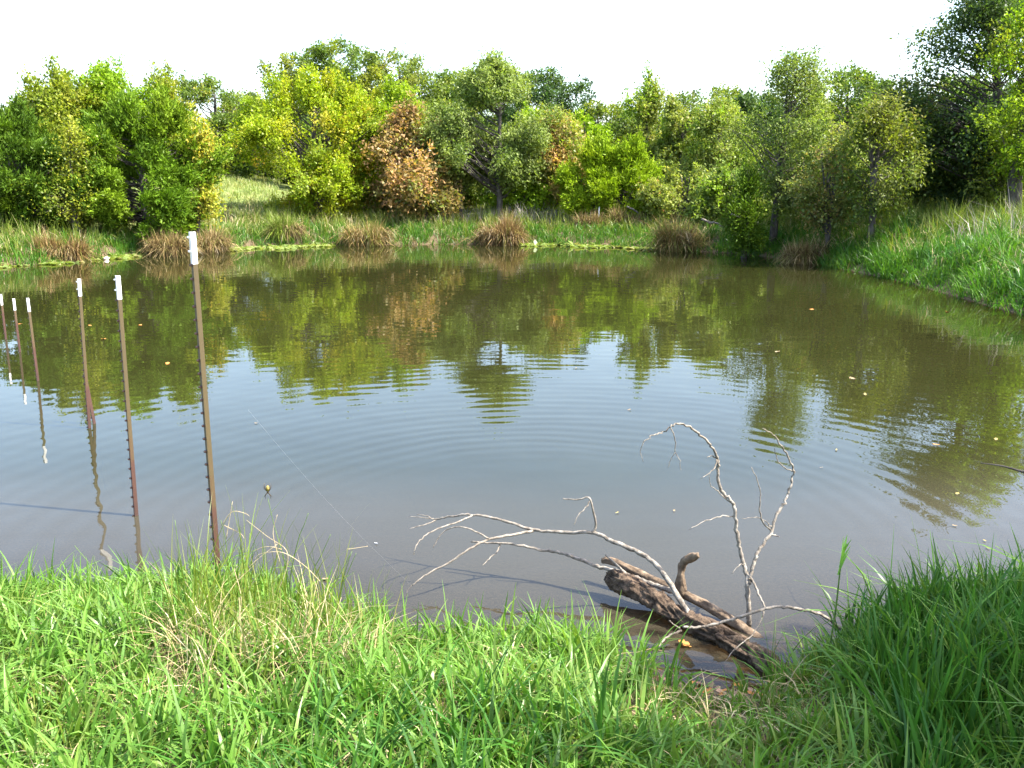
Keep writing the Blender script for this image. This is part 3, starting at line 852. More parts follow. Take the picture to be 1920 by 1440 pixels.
BT('tall_oak', 'tall dark oak at the upper right corner', 'tree', 1838, -60, 128, 330, 21.5, 'oak', 'oak_dark', 65, n=24000, trunk_x=1880, trunk_r=0.16, group=rgt, leafscale=0.95)
BT('elm_tree', 'yellow-green elm branches at the right picture edge', 'tree', 1925, 10, 62, 330, 19.5, 'elm', 'elm_green', 66, n=9000, group=rgt, pal_mix='elm_dull')
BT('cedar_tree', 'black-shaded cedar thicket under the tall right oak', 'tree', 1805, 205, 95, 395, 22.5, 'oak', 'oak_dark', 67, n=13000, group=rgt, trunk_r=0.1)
BT('bush', 'yellow-tipped bush low at the right picture edge', 'bush', 1915, 235, 60, 385, 20.5, 'bush', 'mix', 68, n=6500, group=rgt, stems=3, trunk_r=0.06)
BT('bush', 'olive thicket between the open tree and the shaded thicket', 'bush', 1722, 235, 60, 390, 23.5, 'bush', 'mix', 69, n=6000, group=rgt, stems=4, trunk_r=0.06)
BT('bush', 'mixed thicket behind the reddish saplings', 'bush', 1540, 215, 75, 400, 24.5, 'bush', 'mix', 70, n=8000, group=rgt, stems=4, trunk_r=0.06)


def shade_tree(name, label, x, y, H, Rr, zb, pal, seed, n):
    """a tree standing right of the picture whose shade falls into it"""
    p = at(960, 720, y)
    # the builder takes picture positions; invert them for this place
    def py_of(z):
        dz = z - CAM_H
        # solve for the row whose ray at distance y has height z
        t = dz / y
        dy = (t * CP + SP) / (CP - t * SP)
        return 720 - dy * F
    def px_of(xw, z):
        dy = (720 - py_of(z)) / F
        k = y / (CP + dy * SP)
        return 960 + xw / k * F
    ty, by = py_of(H), py_of(zb)
    xc = px_of(x, 0.5 * (H + zb))
    return BT(name, label, 'tree', xc, ty, Rr * F / (y * CP), by, y, 'oak', pal, seed, n=n, trunk_r=0.16, trunk_x=px_of(x, zb), leafscale=1.35)


near_oak = shade_tree('shade_oak', 'oak standing on the near bank just outside the right picture edge', 5.5, 1.3, 5.0, 1.25, 1.5, 'oak', 81, 15000)
shade_tree('shade_oak', 'oak on the right bank just outside the picture, shading the water edge', 11.2, 10.2, 5.6, 1.9, 1.2, 'oak_dark', 82, 5000)

# ------------------------------------------------------------------ bank grasses
def far_side(x, y, d, rng, lo, hi):
    return (d > lo) & (d < hi) & (y > 9.5)


grass_field('bank_grass', 'emerald grass fringe along the far water edge', lambda x, y, d, r: (d > -0.1) & (d < 1.3) & (y > 17), 26000, 'emerald', 0.34, 0.015, 101,
            (-18, 9, 16, 31), seg=2, lean=0.55)
grass_field('meadow_grass', 'olive meadow grass on the far bank under the trees', lambda x, y, d, r: (d > 0.35) & (d < 9) & (y > 17) & ~((x < -8) & (x > -11.5) & (y > 26)), 32000, 'olive', 0.56, 0.016, 102,
            (-20, 10, 18, 40), seg=2, lean=0.45)
grass_field('pale_grass', 'pale dry grass in the gap between cedars and elm', lambda x, y, d, r: (d > 0.6) & (np.abs(x + 0.325 * y) < 1.4 + 0.10 * (y - 22)) & (y > 22), 24000, 'pale', 0.28, 0.022, 103,
            (-22, -5, 21, 56), seg=2, lean=0.5)
grass_field('right_bank_grass', 'bright green grass hanging over the right bank edge', lambda x, y, d, r: (d > -0.08) & (d < 2.2) & (x > 3.4) & (y > 8), 30000, 'emerald', 0.44, 0.013, 104,
            (3, 14, 8, 24), seg=2, lean=0.75, curve=0.35, hscale=lambda x, y: 0.5 + 0.75 * np.clip(0.5 + 0.6 * np.sin(x * 2.3 + y * 1.1) * np.sin(y * 2.7 - x * 0.8) + 0.3 * np.sin(x * 5.1 - y * 3.3), 0, 1.2))
grass_field('right_meadow_grass', 'tall olive grass behind the right bank fringe', lambda x, y, d, r: (d > 1.5) & (d < 8) & (x > 4.5) & (y > 8), 29000, 'olive', 0.70, 0.012, 105,
            (4, 20, 8, 26), seg=2, lean=0.55, curve=0.3)
grass_field('dry_weeds', 'bleached grey dry weeds on the right bank', lambda x, y, d, r: (np.hypot(x - 9.0, y - 17.2) < 1.0), 130, 'grey', 0.8, 0.012, 106,
            (7.5, 10.5, 15.5, 19), seg=2, lean=0.6, curve=0.15, tuft=6, mat=M_straw)
grass_field('dry_weeds', 'bleached grey weeds behind the middle of the far bank', lambda x, y, d, r: (d > 2.0) & (d < 3.2) & (y > 28) & (x > -2.5) & (x < 2.3), 700, 'grey', 0.6, 0.014, 107,
            (-3, 3, 28, 34), seg=2, lean=0.55, curve=0.15, tuft=6, mat=M_straw)
grass_field('dry_edge_grass', 'straw-coloured dead grass lying at the far water line', lambda x, y, d, r: (d > -0.12) & (d < 0.35) & (y > 17), 7000, 'tan', 0.20, 0.02, 108,
            (-18, 9, 16, 31), seg=2, lean=0.8, curve=0.5, mat=M_straw)

grass_field('weed_clumps', 'dark leafy weed clumps scattered in the right bank grass', lambda x, y, d, r: (d > 0.0) & (d < 5) & (x > 3.6) & (y > 8) & (np.sin(x * 2.1 + 0.7) * np.sin(y * 1.7 + x) > 0.35), 6000, 'deep', 0.55, 0.02, 109,
            (3.4, 16, 8, 25), seg=2, lean=0.75, curve=0.3, tuft=14, tuft_r=0.11)
grass_field('dry_bank_grass', 'straw-coloured dry stems in the right bank grass', lambda x, y, d, r: (d > 0.3) & (d < 6) & (x > 3.6) & (y > 8), 5000, 'straw', 0.55, 0.009, 110,
            (3.4, 18, 8, 25), seg=2, lean=0.8, curve=0.3, tuft=5, tuft_r=0.12, mat=M_straw)
grass_field('dry_bank_grass', 'straw-coloured dry stems in the far bank grass', lambda x, y, d, r: (d > 0.3) & (d < 6) & (y > 18), 6000, 'straw', 0.5, 0.013, 111,
            (-18, 9, 18, 38), seg=2, lean=0.8, curve=0.3, tuft=5, tuft_r=0.15, mat=M_straw)

tussock('olive-brown tussock at the left water edge beside the sunken board', 116, 489, 84, 66, 'rust', 201)
tussock('widest tan tussock, in front of the broad cedar behind the nearest post', 322, 478, 92, 66, 'tan', 202, n=1500)
tussock('tan tussock joined to the right side of the widest one', 392, 472, 78, 60, 'tan', 203, n=1300)
tussock('tan-topped green tussock below the bright green elm', 690, 458, 100, 64, 'tan_green', 204)
tussock('dark brown round tussock at the middle of the far water line', 942, 458, 88, 68, 'rust', 205, n=1500)
tussock('small brown tussock set back above the emerald grass, left of two', 1107, 436, 46, 42, 'tan', 206, n=800, Y=28.0)
tussock('brown tussock set back above the emerald grass, right of two', 1172, 436, 58, 46, 'tan', 207, n=900, Y=28.0)
tussock('tall straw tussock standing upright in the water edge', 1272, 469, 62, 82, 'tan_green', 208, n=1300)
tussock('reddish tussock with hanging roots at the right bank corner', 1508, 491, 78, 60, 'tan', 209, n=1300)
tussock('olive green tussock right of the grassy gap', 540, 452, 66, 60, 'olive', 210, n=1000, Y=26.5)

# algae along the far water line
def algae(label, pxs, width, seed):
    rng = np.random.default_rng(seed)
    pts = np.array([tuple(on_plane(x, y)) for x, y in pxs])
    n = 2600
    s = rng.uniform(0, len(pts) - 1.001, n)
    i = s.astype(int); f = (s - i)[:, None]
    p = pts[i] * (1 - f) + pts[i + 1] * f
    off = rng.beta(1.2, 1.6, n) * width * (0.75 + 0.35 * np.sin(s * 4.1 + seed))
    p[:, 1] -= off
    p[:, 0] += rng.normal(0, 0.1, n)
    p[:, 2] = 0.006 + rng.uniform(0, 0.022, n)
    A = np.stack([rng.normal(0, 1, n), rng.normal(0, 1, n), rng.normal(0, 0.12, n)], -1)
    Nn = np.stack([rng.normal(0, 0.2, n), rng.normal(0, 0.2, n), np.ones(n)], -1)
    C = palette_pick(rng, [(0.20, 0.27, 0.07), (0.26, 0.31, 0.10), (0.16, 0.22, 0.06), (0.30, 0.29, 0.13)], [4, 3, 3, 1], n)
    sz = rng.uniform(0.7, 1.4, n)
    me = leaves_mesh('algae', p, A, Nn, 0.16 * sz, 0.10 * sz, C, M_grass)
    tag(link('algae', me), label, 'algae', kind='stuff')


algae('pale green floating algae strip at the left water edge', [(-40, 501), (60, 493), (150, 487), (220, 481), (282, 476)], 1.3, 301)
algae('pale green algae strip between the wide tussock and the olive one', [(430, 466), (500, 462), (560, 460), (620, 459)], 1.5, 302)
algae('pale algae strip right of the dark brown tussock', [(985, 457), (1060, 458), (1130, 461), (1215, 465)], 1.2, 303)

# ------------------------------------------------------------------ steel fence posts standing in the pond
def post_material():
    m, nt, N, L, out = new_mat('rusty_painted_steel')
    p = N.new('ShaderNodeBsdfPrincipled'); p.inputs['Roughness'].default_value = 0.6
    p.inputs['Specular IOR Level'].default_value = 0.4
    tc = N.new('ShaderNodeTexCoord')
    sep = N.new('ShaderNodeSeparateXYZ'); L.new(tc.outputs['Object'], sep.inputs[0])
    nz = N.new('ShaderNodeTexNoise'); nz.inputs['Scale'].default_value = 26; nz.inputs['Detail'].default_value = 8; nz.inputs['Roughness'].default_value = 0.78
    L.new(tc.outputs['Object'], nz.inputs['Vector'])
    add = N.new('ShaderNodeMath'); add.operation = 'MULTIPLY_ADD'; add.inputs[1].default_value = 0.9
    L.new(nz.outputs['Fac'], add.inputs[0]); L.new(sep.outputs[2], add.inputs[2])
    cr = N.new('ShaderNodeValToRGB')
    e = cr.color_ramp.elements
    e[0].position = 0.45; e[0].color = (0.055, 0.028, 0.022, 1)      # rust stain towards the old water line
    e[1].position = 1.05; e[1].color = (0.085, 0.064, 0.030, 1)
    x = e.new(0.72); x.color = (0.078, 0.036, 0.025, 1)
    x = e.new(0.85); x.color = (0.088, 0.058, 0.028, 1)
    L.new(add.outputs[0], cr.inputs[0])
    L.new(cr.outputs[0], p.inputs['Base Color'])
    b = N.new('ShaderNodeBump'); b.inputs['Strength'].default_value = 0.3; b.inputs['Distance'].default_value = 0.003
    L.new(nz.outputs['Fac'], b.inputs['Height']); L.new(b.outputs[0], p.inputs['Normal'])
    L.new(p.outputs[0], out.inputs['Surface'])
    return m


M_post = post_material()
M_white = rough_mat('white_post_paint', (0.70, 0.70, 0.68), (0.84, 0.84, 0.82), scale=30, bump=0.1, rough=0.5, dist=0.002)
M_purple = rough_mat('lavender_stud_paint', (0.62, 0.60, 0.66), (0.78, 0.77, 0.80), scale=30, bump=0.1, rough=0.5, dist=0.002)


def t_section(name, z0, z1, mat, grow=0.0):
    """T profile: flange in the local yz plane at x=0, stem towards +x"""
    fw, ft, sd, stt = 0.0135 + grow, 0.0028 + grow, 0.0185 + grow, 0.0024 + grow
    prof = [(-ft, -fw), (ft * 0.4, -fw), (ft, -stt * 1.6), (sd, -stt), (sd, stt), (ft, stt * 1.6), (ft * 0.4, fw), (-ft, fw)]
    bm = bmesh.new()
    rows = []
    nz_ = 8
    for k in range(nz_ + 1):
        z = z0 + (z1 - z0) * k / nz_
        rows.append([bm.verts.new((x, y, z)) for x, y in prof])
    for k in range(nz_):
        for i in range(8):
            j = (i + 1) % 8
            bm.faces.new((rows[k][i], rows[k][j], rows[k + 1][j], rows[k + 1][i]))
    bm.faces.new(list(reversed(rows[0]))); bm.faces.new(rows[-1])
    bmesh.ops.recalc_face_normals(bm, faces=bm.faces)
    me = bpy.data.meshes.new(name); bm.to_mesh(me); bm.free()
    me.materials.append(mat)
    return me


def stud_mesh(mat, name='stud'):
    bm = bmesh.new()
    bmesh.ops.create_cube(bm, size=1)
    for v in bm.verts:
        taper = 0.6 if v.co.x < 0 else 1.0
        v.co = Vector((v.co.x * 0.014, v.co.y * 0.017 * taper, v.co.z * 0.012 * taper))
    bmesh.ops.bevel(bm, geom=bm.edges[:], offset=0.0015, segments=1, affect='EDGES')
    me = bpy.data.meshes.new(name); bm.to_mesh(me); bm.free()
    me.materials.append(mat)
    return me


SM, SMW = stud_mesh(M_post), stud_mesh(M_white)


def fence_post(label, top_px, bot_px, Y, Yb=None, tip=0.124, stud_parts=True, rot=34, depth=0.5, tilt_only=False):
    top = at(*top_px, Y); bot = at(*bot_px, Yb or Y)
    ax = (top - bot)
    Lv = ax.length
    q = ax.to_track_quat('Z', 'Y')
    root = empty('fence_post', bot)
    root.rotation_mode = 'QUATERNION'
    from mathutils import Quaternion
    # keep the flange facing left and a little towards the viewer
    base = Vector((0, 0, 1)).rotation_difference(ax.normalized())
    root.rotation_quaternion = base @ Quaternion((0, 0, 1), R(rot))
    tag(root, label, 'fence post', 'steel fence posts standing in the pond')
    link('shaft', t_section('shaft', -depth, Lv - tip, M_post), root)
    if tip:
        link('white_tip', t_section('white_tip', Lv - tip, Lv, M_white, grow=0.0008), root)
    step = 0.054
    if stud_parts:
        z = Lv - 0.02
        while z > 0.0:
            o = link('stud', SMW if z > Lv - tip else SM, root)
            o.location = (-0.0072, 0, z)
            z -= step
    else:
        tbv, tbq = [], []
        V0 = np.array([v.co[:] for v in SM.vertices])
        bm = bmesh.new()
        z = Lv - 0.02
        while z > 0.0:
            k = bmesh.ops.create_cube(bm, size=1)['verts']
            for v in k:
                v.co = Vector((v.co.x * 0.010 - 0.0075, v.co.y * 0.014, v.co.z * 0.009 + z))
            z -= step
        me = bpy.data.meshes.new('stud_row'); bm.to_mesh(me); bm.free()
        me.materials.append(M_post)
        o = link('stud_row', me, root); o['kind'] = 'stuff'
    return root


fence_post('nearest steel post, the tallest, rising from the bank grass', (357, 435), (407, 1085), 3.66)
fence_post('second nearest steel post with rust-red foot', (218, 517), (253, 967), on_plane(253, 967).y)
fence_post('third steel post from the bank, meeting a leaning brace', (146, 523), (166, 803), on_plane(166, 803).y)
fence_post('short leaning brace post without white tip at the third post', (157, 700), (176, 800), on_plane(170, 800).y + 0.08, tip=0.0)
fence_post('fourth steel post from the bank', (50, 559), (70, 716), on_plane(70, 714).y, stud_parts=False)
fence_post('fifth steel post, next to the picture edge post', (24, 560), (36, 660), on_plane(36, 660).y, stud_parts=False)
fence_post('farthest steel post, cut by the left picture edge', (0, 552), (10, 636), on_plane(10, 636).y, stud_parts=False)

# ------------------------------------------------------------------ the fallen tree
fallen = empty('fallen_tree', on_plane(1400, 1230, 0.0))
tag(fallen, 'dead fallen tree with rotten trunk and pale bare branches at the near bank', 'fallen tree')
O = np.array(fallen.location)


def px_path(pts, n=6):
    return catmull([at(*p) for p in pts], n) - O


def wobbly(path, amp, seed):
    rng = np.random.default_rng(seed)
    p = path.copy()
    p[1:-1] += rng.normal(0, amp, (len(p) - 2, 3))
    return p


def rough_tube(name, path, rad, sides, mat, amp, scale, seed, parent, ridged=False):
    """thick tube whose surface is pushed in and out by noise"""
    tb = Tubes().add(path, np.asarray(rad) * 0.86, sides)
    me = tb.mesh(name, mat)
    arc = np.concatenate([[0], np.cumsum(np.linalg.norm(np.diff(path, axis=0), axis=1))])
    for v in me.vertices:
        c = v.co
        i = int(np.argmin(np.sum((path - np.array(c)) ** 2, 1)))
        d = c - Vector(path[i])
        if d.length < 1e-5:
            continue
        # grain runs along the trunk: noise is drawn out along its length
        q = d.normalized() * 0.045
        sv = Vector((q.x * scale * 1.5 + arc[i] * scale * 0.42 + seed, q.y * scale * 1.5, q.z * scale * 1.5))
        k = mnoise.fractal(sv, 1.0, 2.1, 5)
        big = mnoise.noise(Vector((arc[i] * 7 + seed, q.y * 18, q.z * 18)))
        if ridged:
            k = 0.55 * k - 0.8 * abs(mnoise.noise(sv * 1.9)) + 0.22 + 0.55 * big
        else:
            k = k - 0.5 * max(0.0, 0.25 - abs(mnoise.noise(sv * 1.6))) * 4
        v.co = c + d.normalized() * k * amp
    return link(name, me, parent)


# upper, sound trunk: from its far broken end to where it goes under the bank grass
up = px_path([(1128, 1052, 3.98), (1150, 1053, 3.95), (1215, 1083, 3.84), (1300, 1122, 3.70), (1380, 1170, 3.55), (1450, 1218, 3.42), (1530, 1262, 3.28)], 8)
rr = np.interp(np.linspace(0, 1, len(up)), [0, .08, .3, .6, 1], [0.010, 0.018, 0.021, 0.025, 0.030])
rough_tube('trunk', up, rr, 20, M_log, 0.0055, 30, 3.0, fallen)
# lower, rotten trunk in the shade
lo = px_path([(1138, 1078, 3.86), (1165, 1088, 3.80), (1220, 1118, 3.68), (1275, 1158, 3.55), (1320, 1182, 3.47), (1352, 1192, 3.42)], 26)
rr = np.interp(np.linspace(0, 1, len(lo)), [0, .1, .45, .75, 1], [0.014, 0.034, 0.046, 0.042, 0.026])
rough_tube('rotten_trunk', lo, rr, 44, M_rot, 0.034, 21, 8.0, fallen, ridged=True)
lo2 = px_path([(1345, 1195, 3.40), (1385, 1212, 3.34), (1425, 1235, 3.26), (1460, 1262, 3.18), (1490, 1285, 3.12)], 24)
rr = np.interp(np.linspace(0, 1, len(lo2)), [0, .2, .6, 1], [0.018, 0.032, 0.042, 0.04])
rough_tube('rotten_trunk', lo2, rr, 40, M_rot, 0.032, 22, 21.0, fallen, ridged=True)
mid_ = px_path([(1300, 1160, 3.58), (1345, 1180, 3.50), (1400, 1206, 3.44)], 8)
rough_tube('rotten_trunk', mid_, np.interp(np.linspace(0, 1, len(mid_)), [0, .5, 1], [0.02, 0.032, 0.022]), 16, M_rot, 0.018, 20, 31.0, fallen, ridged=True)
# stub with a broken hooked end
stub = px_path([(1276, 1112, 3.74), (1276, 1088, 3.73), (1278, 1066, 3.73), (1284, 1052, 3.72), (1300, 1043, 3.70), (1309, 1040, 3.69)], 6)
rr = np.interp(np.linspace(0, 1, len(stub)), [0, .25, .55, .7, 1], [0.034, 0.022, 0.019, 0.020, 0.014])
rough_tube('stub', stub, rr, 12, M_log, 0.006, 24, 5.0, fallen)


def branch(pts, r0, r1, seed, twigs=(), amp=0.0016, name='branch'):
    path = wobbly(px_path(pts, 7), amp, seed)
    rad = np.linspace(r0, r1, len(path))
    rng = np.random.default_rng(seed)
    rad *= 0.60 * (1 + 0.07 * rng.normal(size=len(rad)))
    b = link(name, Tubes().add(path, rad, 8, rough=0.07, seed=seed).mesh(name, M_branch), fallen)
    for k, (tp, a, c) in enumerate(twigs):
        pp = wobbly(px_path(tp, 5), amp * 0.8, seed + 50 + k)
        link('twig', Tubes().add(pp, 0.8 * np.linspace(a, c, len(pp)), 6, rough=0.06, seed=seed + k).mesh('twig', M_branch), b)
    return b


# long limb arching out over the water to the left
branch([(1300, 1165, 3.52), (1272, 1120, 3.60), (1240, 1070, 3.70), (1205, 1040, 3.78), (1150, 1015, 3.86), (1110, 999, 3.92), (1060, 998, 3.97), (1000, 993, 4.02), (940, 975, 4.08), (890, 965, 4.12), (850, 968, 4.16), (814, 974, 4.2)],
       0.021, 0.006, 401, [
    ([(1110, 999, 3.92), (1117, 985, 3.92), (1112, 958, 3.92), (1104, 934, 3.92), (1080, 937, 3.93), (1055, 935, 3.94)], 0.008, 0.003),
    ([(1106, 938, 3.92), (1098, 952, 3.90), (1085, 965, 3.88), (1076, 984, 3.86)], 0.004, 0.0018),
    ([(1000, 995, 4.02), (960, 1003, 3.98), (915, 1012, 3.93), (880, 1030, 3.88), (835, 1058, 3.84), (795, 1080, 3.80), (772, 1098, 3.77)], 0.009, 0.003),
    ([(886, 966, 4.12), (860, 978, 4.06), (820, 992, 4.0), (795, 1006, 3.95), (780, 1024, 3.9), (776, 1040, 3.88)], 0.005, 0.0022),
    ([(917, 1010, 3.93), (890, 995, 3.93), (862, 988, 3.94), (835, 995, 3.95), (822, 1008, 3.94), (812, 1028, 3.92)], 0.005, 0.0018),
    ([(815, 974, 4.2), (800, 968, 4.22), (782, 964, 4.24)], 0.004, 0.0016),
    ([(818, 975, 4.2), (800, 982, 4.16), (768, 991, 4.12)], 0.004, 0.0016),
    ([(814, 974, 4.2), (790, 970, 4.2), (767, 969, 4.2)], 0.0025, 0.0012),
    ([(772, 1098, 3.77), (764, 1108, 3.76), (762, 1120, 3.755)], 0.0018, 0.0009)])
# lower limb lying along the trunk
branch([(1268, 1112, 3.68), (1225, 1096, 3.74), (1190, 1083, 3.80), (1160, 1072, 3.84), (1120, 1062, 3.88), (1080, 1046, 3.93), (1050, 1036, 3.97), (1010, 1030, 4.0), (960, 1020, 4.02), (920, 1018, 4.05), (883, 1016, 4.08)],
       0.019, 0.006, 411, [
    ([(938, 1021, 4.04), (930, 1036, 4.0), (915, 1050, 3.96), (905, 1060, 3.93)], 0.005, 0.002),
    ([(1176, 1078, 3.82), (1155, 1058, 3.84), (1135, 1040, 3.86)], 0.010, 0.004)])
# two upright limbs
branch([(1404, 1172, 3.56), (1404, 1140, 3.56), (1402, 1100, 3.58), (1398, 1070, 3.6), (1390, 1040, 3.62), (1382, 1000, 3.63), (1376, 950, 3.64), (1370, 938, 3.64), (1350, 915, 3.64), (1346, 880, 3.63), (1346, 860, 3.62), (1334, 838, 3.6), (1310, 812, 3.57), (1280, 796, 3.53), (1264, 796, 3.5), (1246, 808, 3.48), (1222, 818, 3.45), (1206, 830, 3.43)],
       0.018, 0.003, 421, [
    ([(1256, 800, 3.49), (1266, 822, 3.49), (1266, 848, 3.5)], 0.003, 0.002),
    ([(1266, 848, 3.5), (1258, 862, 3.5), (1252, 877, 3.5)], 0.002, 0.001),
    ([(1266, 848, 3.5), (1274, 864, 3.5), (1277, 882, 3.5)], 0.002, 0.001),
    ([(1206, 830, 3.43), (1201, 846, 3.43), (1206, 866, 3.43)], 0.002, 0.001),
    ([(1344, 862, 3.62), (1338, 880, 3.6), (1314, 897, 3.57)], 0.0045, 0.0015),
    ([(1366, 940, 3.64), (1345, 922, 3.62), (1331, 908, 3.6), (1330, 890, 3.59)], 0.003, 0.0012),
    ([(1374, 968, 3.64), (1350, 968, 3.62), (1320, 978, 3.59), (1293, 993, 3.56)], 0.004, 0.0015),
    ([(1396, 1058, 3.6), (1386, 1060, 3.59), (1372, 1076, 3.57)], 0.004, 0.0015),
    ([(1398, 1072, 3.6), (1412, 1090, 3.57), (1424, 1118, 3.52), (1434, 1138, 3.45)], 0.007, 0.005),
    ([(1342, 858, 3.62), (1334, 855, 3.61), (1326, 858, 3.6)], 0.004, 0.002)], amp=0.0022)
branch([(1404, 1095, 3.575), (1412, 1060, 3.6), (1420, 1036, 3.62), (1444, 1002, 3.66), (1456, 965, 3.69), (1472, 938, 3.72), (1484, 905, 3.74), (1487, 880, 3.74), (1478, 858, 3.73), (1464, 835, 3.71), (1450, 815, 3.69), (1430, 803, 3.66)],
       0.014, 0.003, 431, [
    ([(1486, 884, 3.74), (1470, 876, 3.73), (1458, 862, 3.72), (1452, 840, 3.71)], 0.004, 0.0016),
    ([(1448, 997, 3.67), (1430, 978, 3.66), (1424, 952, 3.65), (1426, 928, 3.64), (1420, 900, 3.63), (1409, 876, 3.62)], 0.005, 0.0016),
    ([(1448, 990, 3.67), (1436, 978, 3.66), (1418, 970, 3.65), (1390, 972, 3.63)], 0.003, 0.0012),
    ([(1446, 1002, 3.66), (1454, 1004, 3.65), (1462, 1007, 3.64)], 0.006, 0.002)], amp=0.0022)
# bent branch lying across the trunk
branch([(1280, 1176, 3.36), (1310, 1176, 3.36), (1350, 1168, 3.36), (1390, 1156, 3.36), (1430, 1142, 3.36), (1470, 1138, 3.37), (1510, 1144, 3.38), (1545, 1155, 3.39), (1575, 1180, 3.40), (1600, 1215, 3.40)],
       0.009, 0.011, 441, [
    ([(1278, 1182, 3.36), (1255, 1192, 3.34), (1240, 1205, 3.31), (1226, 1228, 3.27), (1224, 1250, 3.24), (1226, 1272, 3.21)], 0.006, 0.0025),
    ([(1275, 1178, 3.36), (1262, 1170, 3.36), (1254, 1164, 3.36)], 0.004, 0.002),
    ([(1432, 1146, 3.36), (1424, 1170, 3.33), (1405, 1195, 3.29), (1380, 1215, 3.24), (1360, 1240, 3.18)], 0.004, 0.002)], amp=0.0016)

# ------------------------------------------------------------------ near bank: grasses
def near_test(x, y, d, rng):
    p = (d > 0.01) & (y < 4.6)
    mud = np.hypot((x - 0.66) / 0.30, (y - 2.95) / 0.17) < 1
    return p & (~mud | (rng.uniform(0, 1, x.shape) < 0.10))


def near_h(x, y):
    r = np.clip((x - 1.08) / 0.5, 0, 1)
    return (0.82 + 0.22 * np.sin(x * 5 + y * 3) * np.sin(y * 6 - x * 2)) * (1 + 0.85 * r) * (1 - 0.45 * np.exp(-((x - 0.62) / 0.3) ** 2 - ((y - 2.55) / 0.25) ** 2)) * (1 - 0.5 * np.exp(-((x - 0.92) / 0.2) ** 2 - ((y - 2.85) / 0.3) ** 2))


grass_field('near_grass', 'bright green grass covering the near bank', near_test, 36000, 'fresh', 0.265, 0.0108, 501, (-3.0, 2.4, 1.55, 4.4), lean=0.68, curve=0.28, seg=4, tuft=9, tuft_r=0.022, hscale=near_h)
grass_field('near_grass', 'thin fine grass blades between the broad ones on the near bank', near_test, 10000, 'olive', 0.18, 0.0042, 502, (-3.0, 2.4, 1.55, 4.4), lean=0.7, curve=0.3, seg=4, tuft=9, tuft_r=0.03)
grass_field('near_straw', 'dry straw lying in the near bank grass', near_test, 7500, 'straw', 0.18, 0.0044, 503, (-3.0, 2.4, 1.55, 4.4), lean=1.1, curve=0.62, seg=4, tuft=5, tuft_r=0.03, mat=M_straw)
grass_field('tall_grass', 'tall dark green grass stand at the near right of the log', lambda x, y, d, r: (d > -0.03) & (x > 1.10 + 0.22 * (y - 2.4)) & (y < 4.2) & (y > 2.05), 6200, 'deep', 0.355, 0.0125, 504, (0.9, 2.6, 2.0, 4.2), lean=0.38, curve=0.18, seg=5, tuft=10, tuft_r=0.022)
grass_field('shore_tufts', 'upright grass blades at the near water edge', lambda x, y, d, r: (d > -0.05) & (d < 0.14) & (x > -3) & (x < 1.0) & ~((x > 0.30) & (x < 0.95)), 3600, 'fresh', 0.25, 0.010, 505, (-3.0, 1.0, 2.6, 4.4), lean=0.5, curve=0.2, seg=5, tuft=8, tuft_r=0.02)
grass_field('broad_grass', 'broad blue-green blades low in the middle of the near bank', lambda x, y, d, r: (np.hypot((x + 0.22) / 0.55, (y - 2.15) / 0.35) < 1), 600, 'deep', 0.30, 0.0105, 506, (-1.0, 0.6, 1.6, 2.6), lean=0.6, curve=0.25, seg=5, tuft=9, tuft_r=0.03)

# rush tuft growing round the foot of the nearest post
rush = empty('rush_tuft', on_plane(440, 1180, 0.12))
tag(rush, 'tuft of tall thin rushes and straw beside the nearest post', 'rush tuft')
RO = np.array(rush.location)
M_rush = rough_mat('rush_green', (0.05, 0.10, 0.02), (0.14, 0.22, 0.05), scale=30, bump=0.1, dist=0.001, rough=0.5)
M_strawsolid = rough_mat('straw_stalk', (0.30, 0.22, 0.11), (0.58, 0.48, 0.30), scale=40, bump=0.2, dist=0.001, rough=0.7)
rush_px = [[(545, 1110, 3.25), (530, 1040, 3.25), (514, 985, 3.26), (502, 933, 3.27)],
           [(545, 1080, 3.2), (560, 1010, 3.2), (570, 985, 3.2), (578, 962, 3.2)],
           [(585, 1080, 3.2), (603, 1040, 3.2), (620, 1002, 3.2)],
           [(610, 1130, 3.1), (636, 1080, 3.1), (660, 1034, 3.12)],
           [(430, 1090, 3.3), (424, 1020, 3.3), (414, 975, 3.3)],
           [(452, 1080, 3.3), (452, 1030, 3.3), (450, 985, 3.3)],
           [(467, 1090, 3.25), (467, 1040, 3.25), (468, 1000, 3.25)],
           [(345, 1090, 3.2), (334, 1020, 3.2), (328, 975, 3.2)],
           [(360, 1090, 3.2), (352, 1040, 3.2), (356, 1000, 3.2)],
           [(270, 1200, 2.9), (210, 1110, 2.95), (140, 1023, 3.0)],
           [(480, 1110, 3.2), (495, 1050, 3.2), (492, 1010, 3.2)],
           [(640, 1110, 3.1), (658, 1060, 3.1), (668, 1037, 3.1)]]
rng = np.random.default_rng(77)
for k, pth in enumerate(rush_px):
    foot = at(pth[0][0] - (pth[1][0] - pth[0][0]) * 0.6, pth[0][1] + 90, pth[0][2] - 0.03)
    p = catmull([foot] + [at(*q) for q in pth], 4) - RO
    link('stalk', Tubes().add(p, np.linspace(0.0024, 0.0009, len(p)), 5).mesh('stalk', M_rush), rush)
